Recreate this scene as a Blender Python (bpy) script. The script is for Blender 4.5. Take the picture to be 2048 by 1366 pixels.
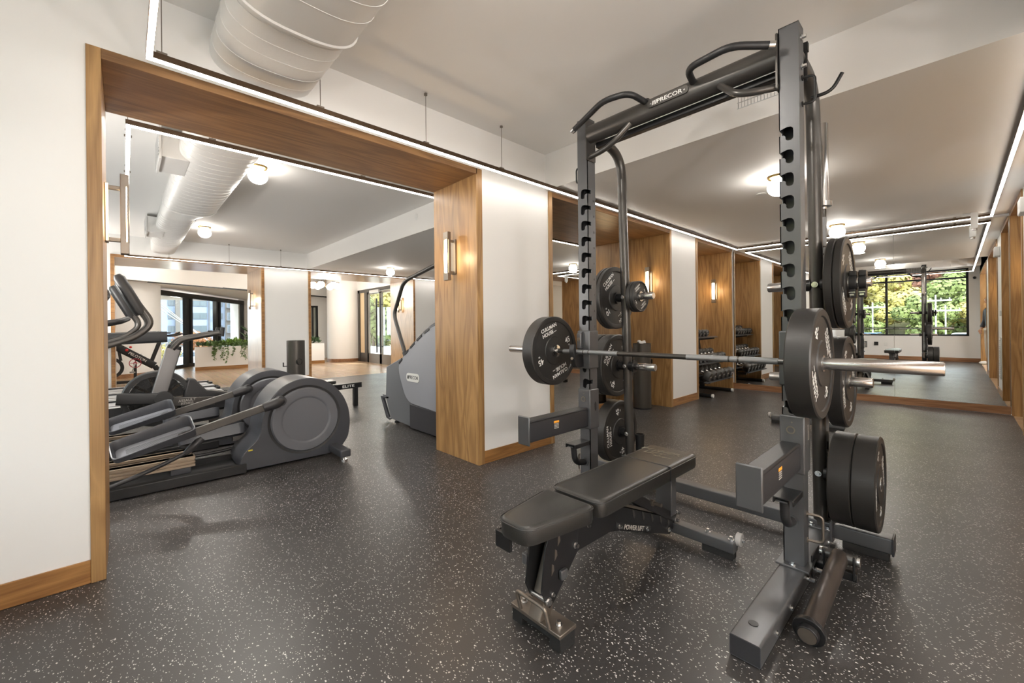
import bpy, bmesh, math, random
from mathutils import Vector, Matrix, noise
random.seed(7)
PI = math.pi
for _o in list(bpy.data.objects): bpy.data.objects.remove(_o)
SC = bpy.context.scene
COL = SC.collection

# ------------------------------------------------------------------ camera
YAW, ROLL, FPX = math.radians(46.92), math.radians(-0.62), 830.2
cam = bpy.data.cameras.new('camera'); cam.sensor_width = 36.0; cam.lens = FPX / 2048 * 36
cam.shift_x = 0.0; cam.shift_y = -(683 - 651.9) / 2048; cam.clip_start = 0.02; cam.clip_end = 400
camo = bpy.data.objects.new('camera', cam); COL.objects.link(camo)
_f = Vector((-math.sin(YAW), math.cos(YAW), 0)); _r = Vector((math.cos(YAW), math.sin(YAW), 0)); _u = Vector((0, 0, 1))
_r2 = _r * math.cos(ROLL) + _u * math.sin(ROLL); _u2 = -_r * math.sin(ROLL) + _u * math.cos(ROLL)
camo.matrix_world = Matrix(((_r2.x, _u2.x, -_f.x, 0), (_r2.y, _u2.y, -_f.y, 0), (_r2.z, _u2.z, -_f.z, 1.14), (0, 0, 0, 1)))
SC.camera = camo

# ------------------------------------------------------------------ world, sun, exposure
w = bpy.data.worlds.new('sky'); SC.world = w; w.use_nodes = True
bg = w.node_tree.nodes['Background']; bg.inputs['Color'].default_value = (0.86, 0.93, 1.0, 1); bg.inputs['Strength'].default_value = 5.5
SC.view_settings.view_transform = 'Standard'; SC.view_settings.look = 'None'
SC.view_settings.gamma = 1.0; SC.view_settings.exposure = 0.52; SC.view_settings.use_curve_mapping = False
sun = bpy.data.lights.new('sun', 'SUN'); sun.energy = 6.5; sun.angle = 0.01; sun.color = (1.0, 0.93, 0.8)
suno = bpy.data.objects.new('sun', sun); COL.objects.link(suno)
suno.rotation_euler = Vector((-0.35, -0.62, -0.62)).to_track_quat('-Z', 'Y').to_euler()
SC.cycles.max_bounces = 10; SC.cycles.diffuse_bounces = 5; SC.cycles.glossy_bounces = 6; SC.cycles.transmission_bounces = 8
SC.cycles.use_denoising = True; SC.cycles.sample_clamp_indirect = 6.0; SC.cycles.caustics_reflective = False; SC.cycles.caustics_refractive = False

# lamp strengths
E_LED, E_GLOBE, P_GLOBE, E_SCONCE, P_SCONCE = 16.0, 26.0, 12.0, 10.0, 3.0

P_FILL_CORR, P_FILL_SIDE = 46.0, 55.0  # strengths of the added fill lamps

# ------------------------------------------------------------------ materials
MATS = {}
def mat(name, col, rough=0.5, metal=0.0, spec=0.5, coat=0.0, bump=0.0, bscale=60.0, emit=None, estr=0.0, vary=0.0):
    if name in MATS: return MATS[name]
    m = bpy.data.materials.new(name); m.use_nodes = True; nt = m.node_tree; b = nt.nodes['Principled BSDF']
    b.inputs['Base Color'].default_value = (*col, 1); b.inputs['Roughness'].default_value = rough
    b.inputs['Metallic'].default_value = metal; b.inputs['Specular IOR Level'].default_value = spec
    b.inputs['Coat Weight'].default_value = coat
    if emit: b.inputs['Emission Color'].default_value = (*emit, 1); b.inputs['Emission Strength'].default_value = estr
    tc = nt.nodes.new('ShaderNodeTexCoord')
    n = nt.nodes.new('ShaderNodeTexNoise'); n.inputs['Scale'].default_value = bscale; n.inputs['Detail'].default_value = 5
    nt.links.new(tc.outputs['Object'], n.inputs['Vector'])
    if bump:
        bp = nt.nodes.new('ShaderNodeBump'); bp.inputs['Strength'].default_value = bump; bp.inputs['Distance'].default_value = 0.002
        nt.links.new(n.outputs['Fac'], bp.inputs['Height']); nt.links.new(bp.outputs['Normal'], b.inputs['Normal'])
    mr = nt.nodes.new('ShaderNodeMapRange'); mr.inputs['To Min'].default_value = max(0.02, rough * 0.85); mr.inputs['To Max'].default_value = min(1, rough * 1.15 + 0.01)
    nt.links.new(n.outputs['Fac'], mr.inputs['Value']); nt.links.new(mr.outputs['Result'], b.inputs['Roughness'])
    if vary:
        n2 = nt.nodes.new('ShaderNodeTexNoise'); n2.inputs['Scale'].default_value = bscale * 0.15; n2.inputs['Detail'].default_value = 3
        nt.links.new(tc.outputs['Object'], n2.inputs['Vector'])
        mx = nt.nodes.new('ShaderNodeMix'); mx.data_type = 'RGBA'
        mx.inputs['A'].default_value = (*[c * (1 - vary) for c in col], 1); mx.inputs['B'].default_value = (*[min(1, c * (1 + vary)) for c in col], 1)
        nt.links.new(n2.outputs['Fac'], mx.inputs['Factor']); nt.links.new(mx.outputs['Result'], b.inputs['Base Color'])
    MATS[name] = m; return m

def wood(name, axis, dark, light, rough=0.4, coat=0.0, sc=1.0):
    """veneer: long fibres along one axis, broad cathedral bands"""
    if name in MATS: return MATS[name]
    m = bpy.data.materials.new(name); m.use_nodes = True; nt = m.node_tree; b = nt.nodes['Principled BSDF']; L = nt.links
    tc = nt.nodes.new('ShaderNodeTexCoord')
    def mapn(a, c):
        mp = nt.nodes.new('ShaderNodeMapping'); s = [c, c, c]; s['XYZ'.index(axis)] = a
        mp.inputs['Scale'].default_value = s; L.new(tc.outputs['Object'], mp.inputs['Vector']); return mp
    mp = mapn(0.9 * sc, 9 * sc)
    wv = nt.nodes.new('ShaderNodeTexNoise'); wv.inputs['Scale'].default_value = 1.0; wv.inputs['Detail'].default_value = 2; wv.inputs['Distortion'].default_value = 0.8
    L.new(mp.outputs['Vector'], wv.inputs['Vector'])
    mul = nt.nodes.new('ShaderNodeMath'); mul.operation = 'MULTIPLY'; mul.inputs[1].default_value = 9.0; L.new(wv.outputs['Fac'], mul.inputs[0])
    fr = nt.nodes.new('ShaderNodeMath'); fr.operation = 'PINGPONG'; fr.inputs[1].default_value = 1.0; L.new(mul.outputs[0], fr.inputs[0])
    mp2 = mapn(5 * sc, 190 * sc)
    n2 = nt.nodes.new('ShaderNodeTexNoise'); n2.inputs['Scale'].default_value = 1.0; n2.inputs['Detail'].default_value = 4
    L.new(mp2.outputs['Vector'], n2.inputs['Vector'])
    ad = nt.nodes.new('ShaderNodeMath'); ad.operation = 'MULTIPLY_ADD'; ad.inputs[1].default_value = 0.45; L.new(fr.outputs[0], ad.inputs[0])
    m2 = nt.nodes.new('ShaderNodeMath'); m2.operation = 'MULTIPLY'; m2.inputs[1].default_value = 0.6; L.new(n2.outputs['Fac'], m2.inputs[0]); L.new(m2.outputs[0], ad.inputs[2])
    cr = nt.nodes.new('ShaderNodeValToRGB'); cr.color_ramp.elements[0].position = 0.12; cr.color_ramp.elements[0].color = (*dark, 1)
    cr.color_ramp.elements[1].position = 0.85; cr.color_ramp.elements[1].color = (*light, 1)
    L.new(ad.outputs[0], cr.inputs['Fac']); L.new(cr.outputs['Color'], b.inputs['Base Color'])
    b.inputs['Roughness'].default_value = rough; b.inputs['Coat Weight'].default_value = coat; b.inputs['Coat Roughness'].default_value = 0.28
    bp = nt.nodes.new('ShaderNodeBump'); bp.inputs['Strength'].default_value = 0.15; bp.inputs['Distance'].default_value = 0.001
    L.new(n2.outputs['Fac'], bp.inputs['Height']); L.new(bp.outputs['Normal'], b.inputs['Normal'])
    MATS[name] = m; return m

WD, WL = (0.20, 0.10, 0.036), (0.44, 0.26, 0.105)
W_Z = wood('veneer_vertical', 'Z', WD, WL); W_Y_SHADED = wood('veneer_along_wall_shaded', 'Y', (0.125, 0.06, 0.024), (0.29, 0.155, 0.062)); W_X = wood('veneer_across', 'X', WD, WL)  # head lining veneer darker: shade of its underside put into the colour
W_BY = wood('skirting_along_wall', 'Y', (0.17, 0.072, 0.02), (0.40, 0.20, 0.065)); W_BX = wood('skirting_across', 'X', (0.17, 0.072, 0.03), (0.38, 0.2, 0.1))
W_GL = wood('lacquered_veneer', 'Z', (0.36, 0.23, 0.12), (0.6, 0.42, 0.24), rough=0.3, coat=0.6)
W_GLX = wood('lacquered_veneer_soffit', 'Y', (0.36, 0.23, 0.12), (0.6, 0.42, 0.24), rough=0.3, coat=0.6)
PAINT = mat('wall_paint', (0.83, 0.82, 0.80), 0.55, bump=0.05, bscale=220)
CEILP = mat('ceiling_paint', (0.86, 0.845, 0.82), 0.7, bump=0.05, bscale=160)
BLACK = mat('black_powder_coat', (0.012, 0.012, 0.013), 0.36, spec=0.4, bump=0.12, bscale=500)
GRAPH = mat('graphite_powder_coat', (0.105, 0.107, 0.112), 0.36, metal=0.5, bump=0.08, bscale=600)
DARKM = mat('dark_bronze_frame', (0.085, 0.080, 0.075), 0.32, metal=0.6, bump=0.06, bscale=500)
CHROME = mat('brushed_chrome', (0.62, 0.61, 0.6), 0.22, metal=1.0)
BOLT = mat('zinc_bolt', (0.72, 0.72, 0.72), 0.25, metal=1.0)
KNURL = mat('knurled_steel', (0.30, 0.31, 0.32), 0.38, metal=0.9, bump=0.8, bscale=900)
RUBBER = mat('plate_rubber', (0.02, 0.019, 0.018), 0.46, bump=0.1, bscale=300)
RUBRIM = mat('plate_rim_rubber', (0.035, 0.033, 0.031), 0.4, bump=0.08, bscale=300)
VINYL = mat('black_vinyl', (0.022, 0.021, 0.019), 0.33, bump=0.35, bscale=420)
PLAST = mat('charcoal_plastic', (0.026, 0.026, 0.029), 0.42, bump=0.08, bscale=400)
PLAST2 = mat('slate_plastic', (0.050, 0.053, 0.062), 0.34, bump=0.08, bscale=400)
PLAST3 = mat('grey_shroud_plastic', (0.30, 0.31, 0.34), 0.42, bump=0.06, bscale=400)
PLASTB = mat('black_plastic', (0.016, 0.016, 0.017), 0.45, bump=0.1, bscale=400)
FOOTR = mat('foot_rubber', (0.012, 0.012, 0.012), 0.7, bump=0.2, bscale=300)
CHAMP = mat('champagne_rail', (0.34, 0.27, 0.20), 0.38, metal=0.75)
BRASS = mat('brass', (0.55, 0.38, 0.15), 0.28, metal=1.0)
BRONZE = mat('dark_bronze', (0.10, 0.065, 0.04), 0.35, metal=0.8)
PEWTER = mat('pewter_bronze', (0.22, 0.19, 0.16), 0.38, metal=0.8)
WHITEP = mat('white_lettering', (0.82, 0.82, 0.8), 0.5)
GREYP = mat('grey_lettering', (0.42, 0.4, 0.37), 0.5)
WHITEPL = mat('white_plastic', (0.78, 0.78, 0.76), 0.4)
ORANGE = mat('orange_sticker', (0.8, 0.35, 0.03), 0.5)
RED = mat('red_plastic', (0.7, 0.03, 0.03), 0.4)
DUCTM = mat('duct_white_paint', (0.76, 0.75, 0.73), 0.38, bump=0.25, bscale=40)
GAL = mat('galvanised_wire', (0.7, 0.7, 0.7), 0.3, metal=0.7)
SKIN = mat('skin', (0.5, 0.3, 0.2), 0.5)
LEDM = mat('led_diffuser', (1, 0.95, 0.85), 0.5, emit=(1.0, 0.94, 0.87), estr=E_LED)
GLOBM = mat('opal_globe', (1, 0.95, 0.88), 0.3, emit=(1.0, 0.94, 0.86), estr=E_GLOBE)
SCONM = mat('sconce_glass', (1, 0.9, 0.7), 0.3, emit=(1.0, 0.80, 0.50), estr=E_SCONCE)
SCONE = mat('sconce_glow_slot', (1, 0.9, 0.7), 0.3, emit=(1.0, 0.66, 0.28), estr=4.0)

def mirror_mat():
    m = bpy.data.materials.new('mirror_silvering'); m.use_nodes = True; b = m.node_tree.nodes['Principled BSDF']
    b.inputs['Base Color'].default_value = (0.90, 0.91, 0.90, 1); b.inputs['Metallic'].default_value = 1; b.inputs['Roughness'].default_value = 0.0
    return m
MIRROR = mirror_mat()
def glass_mat():
    m = bpy.data.materials.new('window_glass'); m.use_nodes = True; nt = m.node_tree; nt.nodes.clear()
    o = nt.nodes.new('ShaderNodeOutputMaterial'); mx = nt.nodes.new('ShaderNodeMixShader'); t = nt.nodes.new('ShaderNodeBsdfTransparent'); g = nt.nodes.new('ShaderNodeBsdfGlossy')
    t.inputs['Color'].default_value = (0.93, 0.96, 0.95, 1); g.inputs['Roughness'].default_value = 0.0; g.inputs['Color'].default_value = (0.9, 0.9, 0.9, 1)
    lw = nt.nodes.new('ShaderNodeLayerWeight'); lw.inputs['Blend'].default_value = 0.5; pw = nt.nodes.new('ShaderNodeMath'); pw.operation = 'POWER'; pw.inputs[1].default_value = 4.0; nt.links.new(lw.outputs['Facing'], pw.inputs[0])
    fr = nt.nodes.new('ShaderNodeMath'); fr.operation = 'MULTIPLY_ADD'; fr.inputs[1].default_value = 0.8; fr.inputs[2].default_value = 0.03; nt.links.new(pw.outputs[0], fr.inputs[0])
    nt.links.new(fr.outputs[0], mx.inputs[0]); nt.links.new(t.outputs[0], mx.inputs[1]); nt.links.new(g.outputs[0], mx.inputs[2]); nt.links.new(mx.outputs[0], o.inputs['Surface'])
    return m
GLASS = glass_mat()

def rubber_floor():
    m = bpy.data.materials.new('speckled_rubber_floor'); m.use_nodes = True; nt = m.node_tree; b = nt.nodes['Principled BSDF']; L = nt.links
    tc = nt.nodes.new('ShaderNodeTexCoord')
    def flecks(scale, thr, rad, off):
        mp = nt.nodes.new('ShaderNodeMapping'); mp.inputs['Location'].default_value = (off, off * 1.7, 0); mp.inputs['Rotation'].default_value = (0, 0, off)
        mp.inputs['Scale'].default_value = (1.0, 1.55, 1.0); L.new(tc.outputs['Object'], mp.inputs['Vector'])
        nz = nt.nodes.new('ShaderNodeTexNoise'); nz.inputs['Scale'].default_value = 170; nz.inputs['Detail'].default_value = 1; L.new(mp.outputs['Vector'], nz.inputs['Vector'])
        mixv = nt.nodes.new('ShaderNodeVectorMath'); mixv.operation = 'SCALE'; mixv.inputs['Scale'].default_value = 0.007; L.new(nz.outputs['Color'], mixv.inputs[0])
        ad = nt.nodes.new('ShaderNodeVectorMath'); ad.operation = 'ADD'; L.new(mp.outputs['Vector'], ad.inputs[0]); L.new(mixv.outputs[0], ad.inputs[1])
        v = nt.nodes.new('ShaderNodeTexVoronoi'); v.voronoi_dimensions = '2D'; v.inputs['Scale'].default_value = scale; L.new(ad.outputs[0], v.inputs['Vector'])
        sep = nt.nodes.new('ShaderNodeSeparateColor'); L.new(v.outputs['Color'], sep.inputs[0])
        gt = nt.nodes.new('ShaderNodeMath'); gt.operation = 'GREATER_THAN'; gt.inputs[1].default_value = thr; L.new(sep.outputs[0], gt.inputs[0])
        sz = nt.nodes.new('ShaderNodeMath'); sz.operation = 'MULTIPLY'; sz.inputs[1].default_value = rad; L.new(sep.outputs[1], sz.inputs[0])
        sz2 = nt.nodes.new('ShaderNodeMath'); sz2.operation = 'ADD'; sz2.inputs[1].default_value = rad * 0.5; L.new(sz.outputs[0], sz2.inputs[0])
        lt = nt.nodes.new('ShaderNodeMath'); lt.operation = 'LESS_THAN'; L.new(v.outputs['Distance'], lt.inputs[0]); L.new(sz2.outputs[0], lt.inputs[1])
        an = nt.nodes.new('ShaderNodeMath'); an.operation = 'MULTIPLY'; L.new(gt.outputs[0], an.inputs[0]); L.new(lt.outputs[0], an.inputs[1])
        return an
    a = flecks(100, 0.90, 0.23, 0.3); c = flecks(125, 0.92, 0.21, 1.9); d = flecks(74, 0.965, 0.23, 4.1)
    mx = nt.nodes.new('ShaderNodeMath'); mx.operation = 'MAXIMUM'; L.new(a.outputs[0], mx.inputs[0]); L.new(c.outputs[0], mx.inputs[1])
    mx2 = nt.nodes.new('ShaderNodeMath'); mx2.operation = 'MAXIMUM'; L.new(mx.outputs[0], mx2.inputs[0]); L.new(d.outputs[0], mx2.inputs[1])
    n = nt.nodes.new('ShaderNodeTexNoise'); n.inputs['Scale'].default_value = 260; n.inputs['Detail'].default_value = 6; L.new(tc.outputs['Object'], n.inputs['Vector'])
    n3 = nt.nodes.new('ShaderNodeTexNoise'); n3.inputs['Scale'].default_value = 2.3; n3.inputs['Detail'].default_value = 5; L.new(tc.outputs['Object'], n3.inputs['Vector'])
    cr = nt.nodes.new('ShaderNodeValToRGB'); cr.color_ramp.elements[0].color = (0.0245, 0.0228, 0.0222, 1); cr.color_ramp.elements[1].color = (0.045, 0.042, 0.041, 1)
    L.new(n.outputs['Fac'], cr.inputs['Fac'])
    mc = nt.nodes.new('ShaderNodeMix'); mc.data_type = 'RGBA'; L.new(mx2.outputs[0], mc.inputs['Factor']); L.new(cr.outputs['Color'], mc.inputs['A']); mc.inputs['B'].default_value = (0.56, 0.54, 0.52, 1)
    L.new(mc.outputs['Result'], b.inputs['Base Color'])
    mr = nt.nodes.new('ShaderNodeMapRange'); mr.inputs['To Min'].default_value = 0.28; mr.inputs['To Max'].default_value = 0.42; L.new(n3.outputs['Fac'], mr.inputs['Value']); L.new(mr.outputs['Result'], b.inputs['Roughness'])
    # roll joints
    sx = nt.nodes.new('ShaderNodeSeparateXYZ'); L.new(tc.outputs['Object'], sx.inputs[0])
    bp = nt.nodes.new('ShaderNodeBump'); bp.inputs['Strength'].default_value = 0.25; bp.inputs['Distance'].default_value = 0.001; L.new(n.outputs['Fac'], bp.inputs['Height']); L.new(bp.outputs['Normal'], b.inputs['Normal'])
    b.inputs['Specular IOR Level'].default_value = 0.6
    return m
RFLOOR = rubber_floor()

def plank_floor():
    m = bpy.data.materials.new('oak_plank_floor'); m.use_nodes = True; nt = m.node_tree; b = nt.nodes['Principled BSDF']; L = nt.links
    tc = nt.nodes.new('ShaderNodeTexCoord'); br = nt.nodes.new('ShaderNodeTexBrick'); br.inputs['Scale'].default_value = 1.0
    br.inputs['Brick Width'].default_value = 1.4; br.inputs['Row Height'].default_value = 0.15; br.inputs['Mortar Size'].default_value = 0.0015
    br.inputs['Color1'].default_value = (0.42, 0.26, 0.13, 1); br.inputs['Color2'].default_value = (0.52, 0.34, 0.18, 1); br.inputs['Mortar'].default_value = (0.2, 0.11, 0.05, 1)
    L.new(tc.outputs['Object'], br.inputs['Vector'])
    mp = nt.nodes.new('ShaderNodeMapping'); mp.inputs['Scale'].default_value = (2, 40, 1); L.new(tc.outputs['Object'], mp.inputs['Vector'])
    n = nt.nodes.new('ShaderNodeTexNoise'); n.inputs['Scale'].default_value = 1; n.inputs['Detail'].default_value = 4; L.new(mp.outputs['Vector'], n.inputs['Vector'])
    mx = nt.nodes.new('ShaderNodeMix'); mx.data_type = 'RGBA'; mx.blend_type = 'MULTIPLY'; mx.inputs['Factor'].default_value = 0.5; L.new(br.outputs['Color'], mx.inputs['A']); L.new(n.outputs['Color'], mx.inputs['B'])
    g = nt.nodes.new('ShaderNodeBrightContrast'); g.inputs['Bright'].default_value = 0.08; L.new(mx.outputs['Result'], g.inputs[0])
    L.new(g.outputs[0], b.inputs['Base Color']); b.inputs['Roughness'].default_value = 0.25
    return m
OAKFLOOR = plank_floor()

# ------------------------------------------------------------------ mesh helpers
def fillet(pts, rad, n=5, closed=False):
    pts = [Vector(p) for p in pts]; out = []; N = len(pts)
    for i, p in enumerate(pts):
        if not closed and (i == 0 or i == N - 1): out.append(p); continue
        a, b = pts[(i - 1) % N], pts[(i + 1) % N]; da, db = (a - p), (b - p); r = rad[i] if isinstance(rad, (list, tuple)) else rad
        la, lb = da.length, db.length
        if la < 1e-9 or lb < 1e-9 or r <= 0: out.append(p); continue
        d = min(r, la * 0.49, lb * 0.49); s, e = p + da / la * d, p + db / lb * d
        for k in range(n + 1):
            t = k / n; out.append(s * (1 - t) ** 2 + p * 2 * t * (1 - t) + e * t * t)
    return out
def rrect(w, h, r, n=4, cx=0, cy=0):
    a, b = w / 2, h / 2
    return [(v.x, v.y) for v in fillet([(cx - a, cy - b, 0), (cx + a, cy - b, 0), (cx + a, cy + b, 0), (cx - a, cy + b, 0)], r, n, True)]
def ngon(r, n=24, cx=0, cy=0, a0=0):
    return [(cx + r * math.cos(a0 + 2 * PI * i / n), cy + r * math.sin(a0 + 2 * PI * i / n)) for i in range(n)]

SPLIT = {'grip_knurl', 'transport_wheel', 'leveling_foot', 'adjustment_knob', 'foot_block', 'rear_foot_block', 'cross_beam_foot', 'cross_beam_cap', 'joint_plate', 'rear_foot_beam', 'plate_rivet', 'rail_edge', 'tail_light', 'headlight', 'eye', 'pane', 'rear_roller', 'downpipe'}
class MB:
    def __init__(s): s.v = []; s.f = []
    def _add(s, vs, fs):
        o = len(s.v); s.v += [tuple(v) for v in vs]; s.f += [tuple(i + o for i in f) for f in fs]; return s
    def box(s, x0, x1, y0, y1, z0, z1):
        return s._add([(x0, y0, z0), (x1, y0, z0), (x1, y1, z0), (x0, y1, z0), (x0, y0, z1), (x1, y0, z1), (x1, y1, z1), (x0, y1, z1)],
                      [(3, 2, 1, 0), (4, 5, 6, 7), (0, 1, 5, 4), (1, 2, 6, 5), (2, 3, 7, 6), (3, 0, 4, 7)])
    def prism(s, poly, axis, a, b, M=None):
        """extrude a closed 2D outline between a and b along an axis"""
        A = sum(poly[i][0] * poly[(i + 1) % len(poly)][1] - poly[(i + 1) % len(poly)][0] * poly[i][1] for i in range(len(poly)))
        if A < 0: poly = poly[::-1]
        mp = {'X': lambda u, v, t: (t, u, v), 'Y': lambda u, v, t: (v, t, u), 'Z': lambda u, v, t: (u, v, t)}[axis]
        if axis == 'Y': poly = [(q[1], q[0]) for q in poly][::-1]
        if b < a: a, b = b, a
        n = len(poly); vs = [mp(u, v, a) for u, v in poly] + [mp(u, v, b) for u, v in poly]
        if M is not None: vs = [M @ Vector(v) for v in vs]
        fs = [tuple(range(n))[::-1], tuple(range(n, 2 * n))] + [(i, (i + 1) % n, n + (i + 1) % n, n + i) for i in range(n)]
        return s._add(vs, fs)
    def tube(s, pts, r, n=12, closed=False, caps=True, flat=1.0, up=None):
        """sweep a round (or flattened) section along a path"""
        pts = [Vector(p) for p in pts]; N = len(pts); rs = r if isinstance(r, (list, tuple)) else [r] * N
        tans = []
        for i in range(N):
            a = pts[(i - 1) % N] if (closed or i > 0) else pts[i]; b = pts[(i + 1) % N] if (closed or i < N - 1) else pts[i]
            tans.append((b - a).normalized())
        ref = Vector(up) if up is not None else (Vector((0, 0, 1)) if abs(tans[0].z) < 0.9 else Vector((1, 0, 0)))
        vs = []; u = None
        for i in range(N):
            t = tans[i]
            if up is not None or u is None: u = (ref - t * ref.dot(t)).normalized()
            else: u = (u - t * u.dot(t)).normalized()
            w_ = t.cross(u)
            for k in range(n):
                a = 2 * PI * k / n; vs.append(pts[i] + u * math.cos(a) * rs[i] * flat + w_ * math.sin(a) * rs[i])
        fs = []; R = N if closed else N - 1
        for i in range(R):
            j = (i + 1) % N
            for k in range(n): fs.append((i * n + k, i * n + (k + 1) % n, j * n + (k + 1) % n, j * n + k))
        if caps and not closed: fs.append(tuple(range(n))[::-1]); fs.append(tuple((N - 1) * n + k for k in range(n)))
        return s._add(vs, fs)
    def cyl(s, p0, p1, r, r1=None, n=24): return s.tube([p0, p1], [r, r if r1 is None else r1], n)
    def bar(s, pts, w_, h, up=(0, 0, 1), rad=0.0):
        """rectangular tube along a path: w_ sideways, h along 'up'"""
        pts = [Vector(p) for p in pts]; N = len(pts); vs = []; sec = [(-w_ / 2, -h / 2), (w_ / 2, -h / 2), (w_ / 2, h / 2), (-w_ / 2, h / 2)]
        if rad: sec = rrect(w_, h, rad, 3)
        n = len(sec)
        for i in range(N):
            t = (pts[min(i + 1, N - 1)] - pts[max(i - 1, 0)]).normalized(); u = Vector(up); u = (u - t * u.dot(t)).normalized(); sd = t.cross(u)
            vs += [pts[i] + sd * a + u * b for a, b in sec]
        fs = [tuple(range(n))[::-1], tuple((N - 1) * n + k for k in range(n))]
        for i in range(N - 1):
            for k in range(n): fs.append((i * n + k, i * n + (k + 1) % n, (i + 1) * n + (k + 1) % n, (i + 1) * n + k))
        return s._add(vs, fs)
    def lathe(s, prof, c=(0, 0, 0), axis='X', n=48, close=True):
        """prof: (radius, position along axis); closed ring of sections"""
        ax = {'X': lambda r, h, a: (h, r * math.cos(a), r * math.sin(a)), 'Y': lambda r, h, a: (r * math.sin(a), h, r * math.cos(a)), 'Z': lambda r, h, a: (r * math.cos(a), r * math.sin(a), h)}[axis]
        c = Vector(c); vs = []; P = len(prof)
        for i in range(n):
            a = 2 * PI * i / n
            for r, h in prof: vs.append(c + Vector(ax(max(r, 1e-5), h, a)))
        fs = []
        for i in range(n):
            j = (i + 1) % n
            for k in range(P if close else P - 1):
                k2 = (k + 1) % P; fs.append((i * P + k, j * P + k, j * P + k2, i * P + k2))
        return s._add(vs, fs)
    def ball(s, c, r, nu=20, nv=12, sc=(1, 1, 1)):
        c = Vector(c); vs = [c + Vector((0, 0, r * sc[2]))]
        for j in range(1, nv):
            for i in range(nu):
                a, b = 2 * PI * i / nu, PI * j / nv; vs.append(c + Vector((r * sc[0] * math.sin(b) * math.cos(a), r * sc[1] * math.sin(b) * math.sin(a), r * sc[2] * math.cos(b))))
        vs.append(c - Vector((0, 0, r * sc[2]))); fs = []
        for i in range(nu):
            i2 = (i + 1) % nu; fs.append((0, 1 + i, 1 + i2)); fs.append((len(vs) - 1, 1 + (nv - 2) * nu + i2, 1 + (nv - 2) * nu + i))
            for j in range(nv - 2): fs.append((1 + j * nu + i, 1 + (j + 1) * nu + i, 1 + (j + 1) * nu + i2, 1 + j * nu + i2))
        return s._add(vs, fs)
    def bolt(s, p, d, r=0.011, h=0.01):
        p, d = Vector(p), Vector(d).normalized(); s.cyl(p, p + d * h * 0.35, r * 1.45, n=14); return s.tube([p + d * h * 0.3, p + d * h * 1.3], [r, r * 0.92], 6)
    def xf(s, M, start=0):
        s.v = s.v[:start] + [tuple(M @ Vector(v)) for v in s.v[start:]]; return s
    def islands(s):
        par = list(range(len(s.v)))
        def find(a):
            while par[a] != a: par[a] = par[par[a]]; a = par[a]
            return a
        for f in s.f:
            for q in f[1:]: par[find(q)] = find(f[0])
        isl = {}
        for f in s.f: isl.setdefault(find(f[0]), []).append(f)
        gr = []
        for fs in isl.values():
            ids = {q for f in fs for q in f}; lo = [min(s.v[q][k] for q in ids) - .002 for k in range(3)]; hi = [max(s.v[q][k] for q in ids) + .002 for k in range(3)]; fs = list(fs)
            while True:
                hit = next((g for g in gr if all(g[0][k] <= hi[k] and g[1][k] >= lo[k] for k in range(3))), None)
                if hit is None: break
                gr.remove(hit); lo = [min(lo[k], hit[0][k]) for k in range(3)]; hi = [max(hi[k], hit[1][k]) for k in range(3)]; fs += hit[2]
            gr.append((lo, hi, fs))
        res = []
        for lo, hi, fs in gr:
            mp = {}; mb = MB()
            for f in fs:
                for q in f:
                    if q not in mp: mp[q] = len(mb.v); mb.v.append(s.v[q])
                mb.f.append(tuple(mp[q] for q in f))
            res.append(mb)
        return res
    def out(s, name, m, parent=None, bevel=0.0, smooth=35, kind=None, loc=None, seg=2, recalc=True):
        if parent is not None and (name.endswith('bolt') or name in SPLIT):
            return [q._out(name, m, parent, bevel, smooth, kind, loc, seg, recalc) for q in s.islands()][0]
        return s._out(name, m, parent, bevel, smooth, kind, loc, seg, recalc)
    def _out(s, name, m, parent=None, bevel=0.0, smooth=35, kind=None, loc=None, seg=2, recalc=True):
        me = bpy.data.meshes.new(name); me.from_pydata(s.v, [], s.f); me.validate()
        if recalc:
            bm = bmesh.new(); bm.from_mesh(me); bmesh.ops.recalc_face_normals(bm, faces=bm.faces); bm.to_mesh(me); bm.free()
        if smooth:
            me.shade_smooth() if hasattr(me, 'shade_smooth') else None
            me.set_sharp_from_angle(angle=math.radians(smooth))
        for mm in (m if isinstance(m, (list, tuple)) else [m]): me.materials.append(mm)
        o = bpy.data.objects.new(name, me); COL.objects.link(o)
        if parent: o.parent = parent
        if loc: o.location = loc
        if bevel:
            md = o.modifiers.new('bevel', 'BEVEL'); md.width = bevel; md.segments = seg; md.limit_method = 'ANGLE'; md.angle_limit = math.radians(40); md.harden_normals = False
        if kind: o['kind'] = kind
        return o
def st(name, mb, m, **k): return mb.out(name, m, kind='structure', **k)
def tag(o, label, cat, group=None):
    o['label'] = label; o['category'] = cat
    if group: o['group'] = group
    return o
def thing(name, label, cat, loc=(0, 0, 0), rz=0.0, group=None):
    o = bpy.data.objects.new(name, None); COL.objects.link(o); o.location = loc; o.rotation_euler = (0, 0, rz); o.empty_display_size = 0.1
    return tag(o, label, cat, group)
def dup(root, loc=None, rz=None, label=None, group=None):
    r = root.copy(); COL.objects.link(r)
    if loc is not None: r.location = loc
    if rz is not None: r.rotation_euler = (0, 0, rz)
    if label: r['label'] = label
    if group: r['group'] = group
    for ch in list(root.children):
        c = ch.copy(); COL.objects.link(c); c.parent = r
        for g in list(ch.children):
            d = g.copy(); COL.objects.link(d); d.parent = c
    return r
FACE = {'+X': Matrix(((0, 0, 1), (1, 0, 0), (0, 1, 0))), '-X': Matrix(((0, 0, -1), (-1, 0, 0), (0, 1, 0))),
        '-Y': Matrix(((1, 0, 0), (0, 0, -1), (0, 1, 0))), '+Y': Matrix(((-1, 0, 0), (0, 0, 1), (0, 1, 0))), '+Z': Matrix.Identity(3)}
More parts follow.
